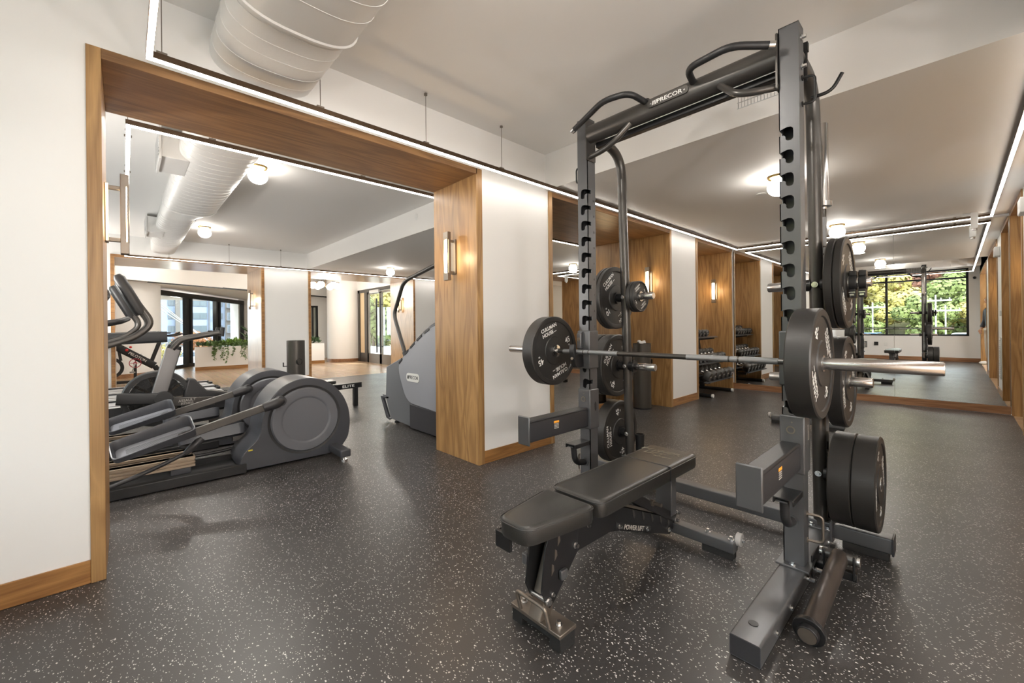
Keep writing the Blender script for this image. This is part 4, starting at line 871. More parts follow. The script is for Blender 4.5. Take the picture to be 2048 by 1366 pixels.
    MB().bar([(0, 0.30, 0.372), (0, 0.55, 0.325), (0, 0.98, 0.140)], 0.048, 0.012, up=(0, 0, 1)).out('ladder_rail', PEWTER, t)
    MB().bar([(0, 0.58, 0.365), (0, 1.045, 0.105)], 0.074, 0.045, up=(0, 0, 1), rad=.004).out('brace', BLACK, t, smooth=40)
    MB().box(-.055, .055, 0.30, 1.02, 0.362, 0.386).out('pad_frame', BLACK, t, bevel=0.003)
    MB().box(-.045, .045, 0.985, 1.04, 0.135, 0.386).out('rear_post', GRAPH, t, bevel=0.004)
    MB().cyl((.035, 0.80, 0.262), (.085, 0.80, 0.262), 0.009, n=14).cyl((.030, 0.80, 0.262), (.045, 0.80, 0.262), 0.016, n=14).out('pop_pin', PEWTER, t)
    MB().bolt((.034, 0.51, .242), (1, 0, 0), .009, .012).bolt((.034, 0.75, .151), (1, 0, 0), .009, .012).bolt((.034, 0.97, .072), (1, 0, 0), .009, .012).bolt((.034, 1.04, .10), (1, 0, 0), .010, .02).bolt((.045, 1.045, .14), (1, 0, 0), .008, .014).out('spine_bolt', BOLT, t)
    MB().prism([(0.478, 0.236), (0.778, 0.122), (0.785, 0.15), (0.487, 0.268)], 'X', .033, .036).out('badge', BLACK, t, bevel=0.001)
    lettering([('POWER LIFT', 0, 0, 0.030, 0, 1.1)], GREYP, t, '+X', (.0365, 0.632, 0.194), R_(-21), 0.0004)
    MB().prism(rrect(0.062, 0.052, 0.005, 3, 1.055, 0.060), 'X', -.34, .33).out('rear_foot', GRAPH, t, smooth=40)
    MB().box(-.33, -.18, 1.03, 1.08, 0.0, 0.034).box(.18, .325, 1.03, 1.08, 0.0, 0.034).out('rear_foot_block', FOOTR, t, bevel=0.002)
    MB().cyl((.325, 1.085, .088), (.35, 1.085, .088), 0.031, n=24).cyl((-.36, 1.085, .088), (-.335, 1.085, .088), 0.031, n=24).out('transport_wheel', mat('grey_wheel', (0.38, 0.37, 0.36), 0.5), t, bevel=0.003)
    MB().bolt((.35, 1.085, .088), (1, 0, 0), .008, .01).bolt((-.36, 1.085, .088), (-1, 0, 0), .008, .01).bolt((.20, 1.055, .086), (0, 0, 1), .009, .014).bolt((.31, 1.055, .086), (0, 0, 1), .009, .014).bolt((-.20, 1.055, .086), (0, 0, 1), .009, .014).out('wheel_bolt', BOLT, t)
    return t
bn = bench('weight_bench', 'black adjustable bench standing under the barbell inside the squat rack', -1.065, 1.095, 0.0, 'adjustable weight benches')
dup(bn, (-1.13, 6.50, 0), PI, 'second black adjustable bench near the mirror, only its wheeled foot showing behind the rack')

# ================================================================== DUMBBELL RACK AND DUMBBELLS
dr_ = thing('dumbbell_rack', 'three-shelf black dumbbell rack in the narrow timber niche beside the mirror', 'dumbbell rack', (-2.9, 6.95, 0))
SH = [(-2.56, 0.245, 0.10), (-2.67, 0.515, 0.10), (-2.80, 0.915, 0.10)]      # front edge x, z, rise of the back
for yy in (6.60, 7.42):
    wo(MB().prism([(-2.62, 0.0), (-2.62, 0.0)] and [(-3.20, 0.0), (-2.59, 0.0), (-2.59, 0.045), (-3.20, 0.055)], 'Y', yy - .0275, yy + .0275), 'foot', BLACK, dr_, bevel=0.004) if False else wo(MB().cyl((-3.22, yy, 0.03), (-2.575, yy, 0.03), 0.0275, n=20), 'foot', BLACK, dr_)
    wo(MB().cyl((-2.575, yy, 0.03), (-2.545, yy, 0.03), 0.029, n=20), 'foot_cap', WHITEPL, dr_, bevel=0.004)
    wo(MB().bar([(-3.05, yy, 0.03), (-3.15, yy, 1.06)], 0.05, 0.07, up=(1, 0, 0)), 'upright', BLACK, dr_, bevel=0.004)
    for fx, fz, rs in SH: wo(MB().bar([(fx - .04, yy, fz - .012), (-3.10, yy, fz - .045)], 0.03, 0.04), 'shelf_arm', BLACK, dr_)
for fx, fz, rs in SH:
    mb = MB().bar([(fx - .02, 6.38, fz + .004), (fx - .02, 7.46, fz + .004)], 0.05, 0.010, up=(.35, 0, 1)); mb.bar([(fx - .24, 6.38, fz + .075), (fx - .24, 7.46, fz + .075)], 0.06, 0.010, up=(.35, 0, 1)); wo(mb, 'shelf_rail', GRAPH, dr_)
def dumbbell(R, L, label, loc):
    t = thing('dumbbell', label, 'dumbbell', loc, 0, 'dumbbells on the three-shelf rack')
    for s in (-1, 1):
        pr = [(0.001, s * .062), (R * .80, s * .062), (R * .97, s * (.062 + L * .16)), (R, s * (.062 + L * .5)), (R * .93, s * (.062 + L * .85)), (R * .7, s * (.062 + L)), (R * .66, s * (.060 + L)), (0.001, s * (.060 + L))]
        hd = MB().lathe(pr, (0, 0, 0), 'X', 20, close=False).out('head', RUBRIM, t, smooth=50)
        if s > 0: MB().box(.0605 + L, .0612 + L, -R * .3, R * .3, -R * .12, R * .12).out('weight_mark', GREYP, hd)
    MB().lathe([(0.001, -.064), (.020, -.064), (.020, -.055), (.0145, -.05), (.0165, 0), (.0145, .05), (.020, .055), (.020, .064), (.001, .064)], (0, 0, 0), 'X', 16, close=False).out('handle', CHROME, t, smooth=50)
    return t
shelfw = ['bottom', 'middle', 'top']; ordw = ['first', 'second', 'third', 'fourth', 'fifth', 'sixth', 'seventh', 'eighth', 'ninth', 'tenth', 'eleventh']
for si, (fx, fz, rs) in enumerate(SH):
    R, L = ((0.083, 0.10), (0.071, 0.085), (0.060, 0.07))[si]; n = (6, 7, 6)[si]; pitch = 1.06 / n if si < 2 else 0.135; proto = None; y1 = 7.40 if si < 2 else 7.10
    for k in range(n):
        y = y1 - k * pitch; lb = '%s black dumbbell with chrome handle from the mirror end of the %s shelf' % (ordw[k], shelfw[si])
        p = (fx - .145, y, fz + .040 + R * 1.03)
        if proto is None: d = proto = dumbbell(R, L, lb, p)
        else: d = dup(proto, p, label=lb)
        d.rotation_euler = (0, 0.30, 0)

# ================================================================== BINS (wipe dispensers)
def bin_(x, y, label, a, wipes=False, H_=0.885):
    t = thing('wipes_bin', label, 'bin', (x, y, 0), a, 'tall metal wipe bins')
    R = 0.118
    MB().lathe([(R, 0.004), (R, H_), (R - .006, H_), (R - .006, 0.01), (R - .012, 0.004)], (0, 0, 0), 'Z', 48).out('shell', mat('bin_shell', (0.085, 0.078, 0.07), 0.33, metal=0.6), t, smooth=40)
    MB().cyl((0, 0, H_ - .03), (0, 0, H_ - .026), R - .004, n=40).out('lid', BLACK, t)
    M = Matrix.Translation((0, -R - .001, 0.665))
    mb = MB()
    n = 24; vs = []
    for k in range(n):
        u, v = 0.045 * math.cos(2 * PI * k / n), 0.045 * math.sin(2 * PI * k / n); ang = u / R; vs.append((math.sin(ang) * (R + .0012), -math.cos(ang) * (R + .0012), 0.665 + v))
    mb._add(vs, [tuple(range(n))]); mb.out('waste_hole', mat('dark_hole', (0.004, 0.004, 0.004), 0.9), t, smooth=0)
    MB().box(-R - .05, -R - .004, -.012, .012, 0.60, 0.61).box(-R - .055, -R - .045, -.012, .012, 0.60, 0.66).out('side_bracket', BLACK, t)
    MB().lathe([(R, 0.0), (R + .003, 0.0), (R + .003, 0.02), (R, 0.02)], (0, 0, 0), 'Z', 40).out('base_ring', BLACK, t)
    if wipes: MB().prism([(-.06, .885), (-.02, .885), (.03, .86), (.07, .905), (.05, .93), (.0, .91), (-.045, .925)], 'Y', -.02, .02).out('wipe', WHITEPL, t, bevel=0.006)
    return t
bin_(-6.47, 1.80, 'tall round metal wipes bin with a dark hole, beyond the ellipticals', R_(95), False, 0.965)
bin_(-2.93, 5.16, 'tall round metal wipes bin inside the timber opening with the mirror', R_(250), True)

# ================================================================== ELLIPTICALS
def elliptical(x, y, label, first):
    t = thing('elliptical_trainer', label, 'elliptical trainer', (x, y, 0), 0, 'elliptical trainers in the cardio room')
    hous = [(.66, .015), (.655, .10), (.70, .175), (.775, .235), (.805, .30), (.815, .42), (.865, .545), (.95, .645), (1.06, .70), (1.17, .71), (1.29, .685), (1.40, .61), (1.475, .51), (1.52, .39), (1.53, .26), (1.51, .13), (1.45, .06), (1.45, .015)]
    hs = [(v.x, v.y) for v in fillet([(a, b, 0) for a, b in hous], 0.05, 3, True)]
    MB().prism(hs, 'X', -.43, -.02).out('rear_housing', PLAST2, t, bevel=0.03, seg=4)
    MB().tube([(-.225, a, b) for a, b in hs if b > .3], 0.20, 4, up=(1, 0, 0), flat=1).out('x', PLAST, t) if False else None
    for sx, nm in ((1, 0), (-1, 1)):
        xo = -.02 if sx > 0 else -.43
        c = (xo + sx * .0, 1.145, .355)
        MB().lathe([(0.001, sx * .014), (0.185, sx * .014), (0.195, sx * .020), (.205, sx * .022), (0.262, sx * .020), (.272, sx * .006), (.272, 0), (.001, 0)], c, 'X', 64, close=False).out('flywheel_disc', PLAST3 if False else mat('disc_grey_plastic', (0.115, 0.12, 0.135), 0.45, bump=0.08, bscale=400), t, smooth=30)
        MB().lathe([(.274, 0), (.292, 0), (.292, sx * .006), (.274, sx * .003)], c, 'X', 64).out('disc_groove', PLASTB, t, smooth=30)
        # crank arm with boot, pedal tray
        up_ = sx > 0
        X = xo + sx * .085 + (.0 if up_ else .10)
        A = Vector((X, 0.935, 0.545)) if up_ else Vector((X, 1.30, 0.20)); Bp = Vector((X, 0.33, 0.385)) if up_ else Vector((X, 0.72, 0.205))
        MB().bar([A, Bp + (Bp - A).normalized() * .05], 0.035, 0.055).out('crank_arm', DARKM, t, bevel=0.004)
        d = (Bp - A).normalized()
        MB().tube([A - d * .02, A + d * .01, A + d * .04, A + d * .135], [.02, .036, .044, .036], 16).cyl(A, A - Vector((sx * .07, 0, 0)), 0.04).out('crank_boot', PLAST, t, smooth=60)
        # tray: open shell with raised rim
        w_, l_ = 0.098, 0.45
        P0 = Bp + Vector((0, 0.04, .045)); sl = math.atan2(.25, 1.0) if up_ else .06
        M = Matrix.Translation(P0) @ Matrix.Rotation(sl, 4, 'X') @ Matrix.Rotation(sx * R_(17), 4, 'Y')
        o_ = [(v.x, v.y) for v in fillet([(-w_, -l_, 0), (w_, -l_, 0), (w_, 0, 0), (-w_, 0, 0)], .05, 6, True)]; n = len(o_); lv = []
        def ins(q, s_, z_): return [(a * (1 - s_ / w_), -l_ / 2 + (b + l_ / 2) * (1 - s_ / (l_ / 2)), z_ + (0.004 + 0.034 * max(0.0, min(1.0, .5 - sx * a / w_ * .9)) + (0.018 if b > -.06 else 0.0)) * (1 if q else 0)) for a, b in o_]
        rings = [ins(0, .030, -.030), ins(0, .004, -.018), ins(1, .0, .012), ins(1, .006, .014), ins(1, .012, .006), ins(0, .016, -.012), ins(0, .05, -.013)]
        vs = [p for r in rings for p in r]; fs = [(l * n + i, l * n + (i + 1) % n, (l + 1) * n + (i + 1) % n, (l + 1) * n + i) for l in range(len(rings) - 1) for i in range(n)] + [tuple(range(n))[::-1], tuple((len(rings) - 1) * n + i for i in range(n))]
        pd = MB()._add(vs, fs).xf(M).out('pedal', PLAST2, t, smooth=40)
        mb = MB()
        for k in range(5): mb.box(-.03 + k * .0125, -.026 + k * .0125, -l_ + .07, -.05, -.013, -.010)
        mb.xf(M).out('pedal_rib', PLAST, pd)
        MB().prism([(v.x, v.y) for v in fillet([(-w_ + .02, -l_ + .02, 0), (w_ - .016, -l_ + .02, 0), (w_ - .016, -.02, 0), (-w_ + .02, -.02, 0)], .04, 5, True)], 'Z', -.0135, -.0105).xf(M).out('tread_pad', mat('pedal_tread', (.20, .21, .235), .45, bump=.1, bscale=300), pd)
        # link rod and knob
        kz = Bp + Vector((sx * .03, .055 if up_ else .06, -.055 if up_ else -.03))
        MB().tube([kz + Vector((0, .025, .02)), kz, kz + Vector((0, -.05, -.045)), kz + Vector((0, -.075, -.07))], [.018, .027, .024, .018], 14).out('link_boot', PLAST, t, smooth=60)
        MB().tube(fillet([kz + Vector((0, -.06, -.06)), (kz.x, kz.y - .22, .20 if up_ else .10), (kz.x, -.15, .10), (kz.x, -.62, .09)], .12, 6), 0.014, 10).out('link_rod', PLAST, t, smooth=60)
        # moving handle
        hx = -.01 if sx > 0 else -.50
        hp = fillet([(hx, -.60, .22), (hx + .0, -.52, .80), (hx, -.22, 0.985), (hx, .05, 1.085), (hx, .155, 1.18), (hx, .085, 1.30), (hx, -.02, 1.49)], [0, .15, .1, .05, .09, .05, 0], 6)
        MB().tube(hp, 0.019, 14).out('moving_handle', DARKM, t, smooth=60)
        MB().tube([hp[-1] + Vector((0, .11, -.235)), hp[-1] + Vector((0, .095, -.20)), hp[-1] + Vector((0, .0, 0)), hp[-1] + Vector((0, -.012, .022))], [.024, .031, .032, .018], 14).out('handle_grip', PLASTB, t, smooth=60)
        # slotted rails
        rx = -.12 if sx > 0 else -.33
        mb = MB()
        for a, b in ((.115, .135), (.142, .158), (.165, .190)): mb.box(rx - .045, rx + .045, -.62, .385, a, b)
        mb.box(rx - .035, rx + .035, -.62, .38, .115, .19); mb.out('ramp_rail', CHAMP, t, bevel=0.003)
        MB().box(rx - .04, rx + .04, .24, .36, .07, .115).out('ramp_foot', PLAST2, t, bevel=0.004)
        MB().bar([(-.02 if sx > 0 else -.42, -1.0, .04), (-.02 if sx > 0 else -.42, .70, .04)], 0.05, 0.07).out('side_rail', BLACK, t, bevel=0.005)
    MB().box(-.42, -.02, -1.0, .68, .012, .035).out('deck_plate', PLASTB, t)
    MB().prism([(1.30, .03), (1.36, .02), (1.40, .02), (1.40, .085), (1.33, .12), (1.30, .12)], 'X', -.75, .27).out('rear_foot_beam', PLAST2, t, bevel=0.008) if False else MB().box(-.72, -.43, 1.33, 1.42, .035, .10).box(-.02, .27, 1.33, 1.42, .035, .10).out('rear_foot_beam', PLAST2, t, bevel=0.012, seg=3)
    MB().cyl((.22, 1.375, 0), (.22, 1.375, .010), .030, n=20).cyl((.22, 1.375, .01), (.22, 1.375, .036), .009, n=12).cyl((-.67, 1.375, 0), (-.67, 1.375, .010), .030, n=20).cyl((-.67, 1.375, .01), (-.67, 1.375, .036), .009, n=12).out('leveling_foot', BOLT, t)
    MB().box(-.0215, -.017, .715, .745, .165, .175).out('yellow_mark', mat('yellow_label', (.75, .6, .05), .5), t)
    # front mast and console
    MB().bar([(-.225, -.62, .03), (-.225, -.50, .45), (-.225, -.34, 1.20)], 0.13, 0.16, up=(0, 1, .2), rad=.03).out('mast', PLAST2, t, smooth=50)
    MB().box(-.45, 0.0, -1.08, -.55, .01, .12).out('front_housing', PLAST2, t, bevel=0.03, seg=3)
    M = Matrix.Translation((-.225, -.17, 1.27)) @ Matrix.Rotation(R_(-28), 4, 'X')
    MB().prism(rrect(.50, .34, .05, 5), 'Y', -.04, .03, None).xf(M).out('console', PLAST, t, bevel=0.015, seg=3)
    MB().prism(rrect(.42, .20, .01, 3, 0, .05), 'Y', .031, .034).xf(M).out('console_screen', mat('glossy_black_screen', (.01, .01, .012), .08), t)
    MB().tube(fillet([(-.46, -.20, 1.17), (-.46, -.02, 1.20), (-.30, .02, 1.22)], .05, 5), .017, 12).tube(fillet([(.01, -.20, 1.17), (.01, -.02, 1.20), (-.15, .02, 1.22)], .05, 5), .017, 12).box(-.44, 0, -.30, -.18, 1.15, 1.19).out('fixed_handle', PLAST, t, smooth=60)
    return t
e1_ = elliptical(-3.83, 0.0, 'nearest dark elliptical trainer inside the large timber opening', True)
dup(e1_, (-4.84, -0.04, 0), 0, 'second dark elliptical trainer behind the nearest one')

# ================================================================== STAIR CLIMBER
sc_ = thing('stair_climber', 'grey stair climber with a tall bent handrail beside the timber jamb', 'stair climber', (-4.0, 2.68, 0))
shell = [(-3.30, 1.20), (-3.50, 1.185), (-3.70, 1.13), (-3.90, 1.045), (-4.10, .925), (-4.29, .80), (-4.40, .70), (-4.385, .60), (-4.31, .46), (-4.25, .36), (-4.14, .295), (-3.95, .285), (-3.60, .27), (-3.25, .26)]
shs = [(v.x, v.y) for v in fillet([(a, b, 0) for a, b in shell], .05, 3, True)]
wo(MB().prism(shs, 'Y', 2.31, 2.335), 'side_panel', PLAST3, sc_, bevel=0.006); wo(MB().prism(shs, 'Y', 3.02, 3.045), 'side_panel', PLAST3, sc_, bevel=0.006)
c_ = Vector((-3.85, .68)); big = [((a - c_.x) * 1.05 + c_.x + (-.01), (b - c_.y) * 1.08 + c_.y + .01) for a, b in shs]
wo(MB().prism(big, 'Y', 2.336, 3.019), 'drive_housing', PLAST2, sc_, bevel=0.01)
wo(MB().prism([((a - c_.x) * 1.012 + c_.x, (b - c_.y) * 1.02 + c_.y) for a, b in shs], 'Y', 2.322, 2.338), 'panel_gasket', PLASTB, sc_)
wo(MB().prism([(-4.76, .66), (-4.40, .78), (-4.20, .60), (-4.10, .30), (-4.15, .02), (-4.66, .04), (-4.79, .28)], 'Y', 2.34, 3.01), 'step_housing', mat('graphite_shroud', (0.14, 0.147, 0.16), .42, bump=.06, bscale=400), sc_, bevel=0.01)
wo(MB().prism([(-4.17, .015), (-4.17, .29), (-3.25, .265), (-3.25, .015)], 'Y', 2.318, 3.035), 'lower_body', mat('dark_base_plastic', (.045, .044, .050), .4), sc_, bevel=0.012)
wo(MB().prism([(-4.93, .285), (-4.70, .30), (-4.70, .275), (-4.86, .262), (-4.72, .05), (-4.66, .04), (-4.70, .02), (-4.78, .035)], 'Y', 2.34, 2.37).prism([(-4.93, .285), (-4.70, .30), (-4.70, .275), (-4.86, .262), (-4.72, .05), (-4.66, .04), (-4.70, .02), (-4.78, .035)], 'Y', 2.98, 3.01).box(-4.93, -4.70, 2.37, 2.98, .28, .30), 'entry_step', PLAST2, sc_, bevel=.004)
for k in range(4): wo(MB().box(-4.72 + k * .20, -4.50 + k * .20, 2.44, 2.93, .60 + k * .1, .625 + k * .1), 'step_tread', PLASTB, sc_, bevel=.004)
wo(MB().cyl((-4.60, 2.40, 0), (-4.60, 2.40, .012), .035).cyl((-4.60, 2.40, .01), (-4.60, 2.40, .05), .010).cyl((-4.60, 2.95, 0), (-4.60, 2.95, .012), .035).cyl((-4.60, 2.95, .01), (-4.60, 2.95, .05), .010).cyl((-3.4, 2.5, 0), (-3.4, 2.5, .02), .035).cyl((-3.4, 2.9, 0), (-3.4, 2.9, .02), .035), 'leveling_foot', FOOTR, sc_)
for yy in (2.36, 3.00):
    wo(MB().tube(fillet([(-4.30, yy, .79), (-4.565, yy, 1.25), (-4.57, yy, 1.32), (-4.37, yy, 1.63), (-4.27, yy, 1.68), (-3.60, yy, 1.79), (-3.40, yy, 1.70)], [0, .06, .06, .12, .08, .08, 0], 6), .0225, 14), 'handrail', DARKM, sc_, smooth=60)
    wo(MB().cyl((-4.28, yy, .765), (-4.335, yy, .85), .031), 'rail_socket', PLASTB, sc_)
wo(MB().prism([(u, v) for u, v in rrect(.36, .27, .04, 5, -4.42, .98)], 'Y', 2.985, 3.02), 'back_guard', PLASTB, sc_, bevel=.008)
wo(MB().prism([(u, v) for u, v in rrect(.44, .34, .03, 5, -3.45, 1.86)], 'Y', 2.50, 2.86), 'console', PLAST, sc_, bevel=.01)
wo(MB().bar([(-3.45, 2.68, 1.15), (-3.45, 2.68, 1.72)], .12, .10, up=(1, 0, 0)), 'console_mast', PLAST2, sc_, bevel=.01)
wo(MB().prism(rrect(.27, .092, .044, 6, -4.07, .585), 'Y', 2.305, 2.311), 'badge', WHITEPL, sc_)
lettering([('PRECOR', .018, 0, .052, 0, 1.05)], mat('dark_lettering', (.05, .05, .055), .5), sc_, '-Y', Vector((-4.07, 2.3045, .585)) - sc_.location, 0, .0004)
mb = MB()
for k in range(3): mb.prism([(-4.188 + k * .013, .567), (-4.180 + k * .013, .567), (-4.174 + k * .013, .603), (-4.182 + k * .013, .603)], 'Y', 2.304, 2.3052)
wo(mb, 'logo_bars', MATS['dark_lettering'], sc_)
mb = MB()
for k in range(9):
    a, b = shs[6 + k], shs[7 + k] if 7 + k < len(shs) else shs[-1]
for a, b in (((-4.38, .735), (-4.31, .79)), ((-4.25, .84), (-4.17, .89)), ((-4.12, .92), (-4.03, .975)), ((-3.98, 1.005), (-3.88, 1.06)), ((-3.83, 1.085), (-3.73, 1.125))): mb.prism([a, b, (b[0] + .012, b[1] - .018), (a[0] + .012, a[1] - .018)], 'Y', 2.303, 2.3125)
wo(mb, 'vent_slot', PLASTB, sc_)

# ================================================================== AIR BIKE
ab = thing('air_bike', 'dark fan bike with a slanted grey post, lettering on its frame', 'exercise bike', (-5.65, 0.25, 0))
fc = Vector((-5.68, .25, .43))
wo(MB().lathe([(.235, -.07), (.275, -.07), (.285, -.05), (.285, .05), (.275, .07), (.235, .07)], fc, 'X', 48), 'fan_rim', PLASTB, ab, smooth=40)
wo(MB().lathe([(.001, .0), (.225, .0), (.225, -.03), (.001, -.03)], fc, 'X', 40, close=False), 'fan_hub_disc', BLACK, ab)
mb = MB()
for k in range(40):
    a = 2 * PI * k / 40
    for s in (-.07, .07): mb.cyl(fc + Vector((s, .05 * math.cos(a), .05 * math.sin(a))), fc + Vector((s, .25 * math.cos(a + .25), .25 * math.sin(a + .25))), .0022, n=5)
for r in (.09, .14, .19, .23):
    for s in (-.072, .072): mb.tube([fc + Vector((s, r * math.cos(2 * PI * k / 32), r * math.sin(2 * PI * k / 32))) for k in range(32)], .002, 5, closed=True)
wo(mb, 'fan_cage', PLASTB, ab)
mb = MB()
for k in range(10):
    a = 2 * PI * k / 10; mb.bar([fc + Vector((0, .04 * math.cos(a), .04 * math.sin(a))), fc + Vector((0, .22 * math.cos(a), .22 * math.sin(a)))], .05, .004, up=(1, math.cos(a + 1.5) * .6, math.sin(a + 1.5) * .6))
wo(mb, 'fan_blade', PEWTER, ab)
wo(MB().bar([(-5.56, .235, .40), (-5.56, .38, .955)], .125, .085, up=(1, 0, 0), rad=.012), 'post', mat('grey_metal_post', (.17, .165, .165), .34, metal=.6), ab, smooth=40)
wo(MB().bar([(-5.56, .375, .94), (-5.56, .385, .975)], .115, .10, up=(1, 0, 0), rad=.02), 'post_cap', PLASTB, ab, smooth=40)
for s in (0, -.34):
    wo(MB().tube(fillet([(-5.50 + s, .36, .94), (-5.50 + s, .43, 1.035), (-5.50 + s, .76, 1.10)], .07, 6), .027, 14), 'handle_arm', DARKM, ab, smooth=60)
    wo(MB().cyl((-5.50 + s, .785, 1.06), (-5.50 + s, .795, 1.16), .020).box(-5.52 + s, -5.48 + s, .70, .79, 1.085, 1.125), 'hand_grip', PLASTB, ab, bevel=.003)
wo(MB().bar([(-5.50, .29, .44), (-5.50, -.06, .475)], .05, .115, up=(0, 0, 1), rad=.02).cyl((-5.53, .29, .44), (-5.465, .29, .44), .075, n=32), 'crank', PLASTB, ab, smooth=50, bevel=.004)
wo(MB().bar([(-5.55, .30, .40), (-5.55, .72, .36)], .06, .09), 'frame_beam', DARKM, ab, bevel=.006)
lettering([('ASSAULT', 0, .012, .036, .05), ('FITNESS', 0, -.02, .030, .05)], GREYP, ab, '+X', Vector((-5.5185, .48, .385)) - ab.location, 0, .0004)
wo(MB().prism([(.44, .36), (.50, .62), (.56, .60), (.66, .47), (.88, .42), (.92, .39), (.72, .36)], 'X', -5.76, -5.60), 'tail_cowl', PLASTB, ab, bevel=.02, seg=3)
wo(MB().bar([(-5.68, -.6, .06), (-5.68, 1.05, .06)], .08, .08).bar([(-5.9, 1.0, .04), (-5.4, 1.0, .04)], .08, .08).bar([(-5.9, -.55, .04), (-5.4, -.55, .04)], .08, .08).bar([(-5.68, .25, .06), (-5.68, .25, .16)], .06, .06, up=(0, 1, 0)), 'base_frame', BLACK, ab, bevel=.005)
wo(MB().bar([(-5.68, -.42, .06), (-5.68, -.42, .80)], .05, .06, up=(0, 1, 0)), 'seat_post', DARKM, ab, bevel=.005)
wo(MB().prism([(-.28, .81), (-.58, .80), (-.62, .85), (-.52, .87), (-.28, .85)], 'X', -5.77, -5.59), 'saddle', VINYL, ab, bevel=.02, seg=3)

# ================================================================== TREADMILLS
def treadmill(x, label, first=None):
    if first: return dup(first, (x, 0, 0), 0, label)
    t = thing('treadmill', label, 'treadmill', (x, 0, 0), 0, 'treadmills in a row by the lobby opening')
    MB().box(-.27, .27, -.98, 1.12, .10, .155).out('belt', mat('treadmill_belt', (.66, .66, .67), .3), t, bevel=.01)
    MB().box(-.40, -.285, -.98, 1.15, .03, .175).box(.285, .40, -.98, 1.15, .03, .175).out('side_rail', mat('silver_rail', (.68, .68, .68), .35, metal=.2), t, bevel=.012)
    MB().box(-.285, -.27, -.98, 1.15, .04, .178).box(.27, .285, -.98, 1.15, .04, .178).box(-.405, -.40, -.98, 1.16, .03, .17).box(.40, .405, -.98, 1.16, .03, .17).out('rail_edge', PLASTB, t)
    MB().cyl((-.27, 1.13, .10), (.27, 1.13, .10), .045).box(-.405, -.27, 1.15, 1.21, .02, .15).box(.27, .405, 1.15, 1.21, .02, .15).out('rear_roller', PLASTB, t)
    MB().box(-.42, .42, -1.30, -.96, .01, .28).out('motor_hood', PLAST, t, bevel=.04, seg=3)
    for s in (-1, 1): MB().bar([(s * .38, -1.08, .15), (s * .38, -.90, 1.05)], .06, .09, up=(0, 1, 0), rad=.015).out('mast', PLAST2, t, smooth=40)
    for s in (-1, 1): MB().bar([(s * .38, -.95, 1.00), (s * .38, .42, 1.045)], .07, .145, up=(0, 0, 1), rad=.03).out('arm_rail', PLASTB, t, smooth=50)
    MB().box(-.36, .36, -.98, -.86, 1.02, 1.32).out('console', PLAST, t, bevel=.02, seg=3)
    MB().box(-.28, .28, -.859, -.855, 1.08, 1.28).out('screen', MATS['glossy_black_screen'], t)
    return t
t0_ = treadmill(-7.55, 'treadmill nearest the fan bike, long dark arm rail pointing at the window')
treadmill(-8.42, 'middle treadmill of the three beyond the fan bike', t0_)
treadmill(-9.29, 'treadmill closest to the lobby opening', t0_)

# ================================================================== SPIN BIKE
sb = thing('spin_bike', 'black spin bike with red knobs and white lettering in front of the round column', 'exercise bike', (-11.9, 0.35, 0))
k_ = 1.0
def S(y, z, x=0): return Vector((-11.9 + x, y, z))
wo(MB().bar([S(-.20, .86), S(.48, .36)], .07, .15, rad=.02).bar([S(.48, .36), S(.62, .10)], .06, .10, rad=.02), 'main_frame', BLACK, sb, smooth=40)
wo(MB().bar([S(.42, .42), S(.60, .98)], .05, .07, up=(0, 1, 0), rad=.015), 'handlebar_post', BLACK, sb, smooth=40)
wo(MB().tube(fillet([S(.56, 1.0), S(.80, 1.02), S(.92, 1.08)], .05, 5), .018, 12).tube(fillet([S(.62, 1.0, -.12), S(.80, 1.0, -.2), S(.95, 1.05, -.2)], .05), .016, 10).tube(fillet([S(.62, 1.0, .12), S(.80, 1.0, .2), S(.95, 1.05, .2)], .05), .016, 10).cyl(S(.62, 1.0, -.13), S(.62, 1.0, .13), .017), 'handlebar', PLASTB, sb, smooth=60)
wo(MB().prism([(.50, 1.07), (.74, 1.05), (.76, 1.075), (.52, 1.10)], 'X', -12.05, -11.75), 'tablet_holder', PLASTB, sb)
wo(MB().lathe([(.16, -.03), (.22, -.03), (.22, .03), (.16, .03)], S(-.22, .36), 'X', 36), 'flywheel', PLASTB, sb)
wo(MB().lathe([(.085, .045), (.10, .045), (.10, .052), (.085, .052)], S(.17, .44), 'X', 32).lathe([(.01, .045), (.03, .045), (.03, .052), (.01, .052)], S(.17, .44), 'X', 20).bar([S(.17, .35, .048), S(.17, .53, .048)], .008, .006, up=(1, 0, 0)).bar([S(.09, .44, .048), S(.25, .44, .048)], .008, .006, up=(1, 0, 0)), 'chain_ring', mat('red_ring', (.40, .04, .06), .4), sb)
wo(MB().bar([S(.17, .44, .06), S(.12, .27, .06)], .02, .03, up=(1, 0, 0)).box(-11.88, -11.78, .08, .17, .24, .27).bar([S(.17, .44, -.06), S(.22, .61, -.06)], .02, .03, up=(1, 0, 0)).box(-12.02, -11.94, .18, .27, .60, .63), 'crank', BOLT, sb)
wo(MB().bar([S(-.05, .50), S(-.12, .98)], .04, .05, up=(0, 1, 0)), 'seat_post', BLACK, sb)
wo(MB().prism([(-.30, .99), (.02, .98), (.03, 1.02), (-.10, 1.04), (-.30, 1.05)], 'X', -11.99, -11.81), 'saddle', VINYL, sb, bevel=.02)
wo(MB().ball(S(-.16, .90, .04), .028, 12, 8).ball(S(.04, .72, .05), .028, 12, 8).ball(S(-.12, .97, .05), .024, 12, 8).ball(S(.10, .78, .05), .024, 12, 8), 'adjustment_knob', RED, sb, smooth=60)
lettering([('PELOTON', 0, 0, .075, -.63)], WHITEP, sb, '+X', Vector((-11.8645, .21, .565)) - sb.location, 0, .0005)
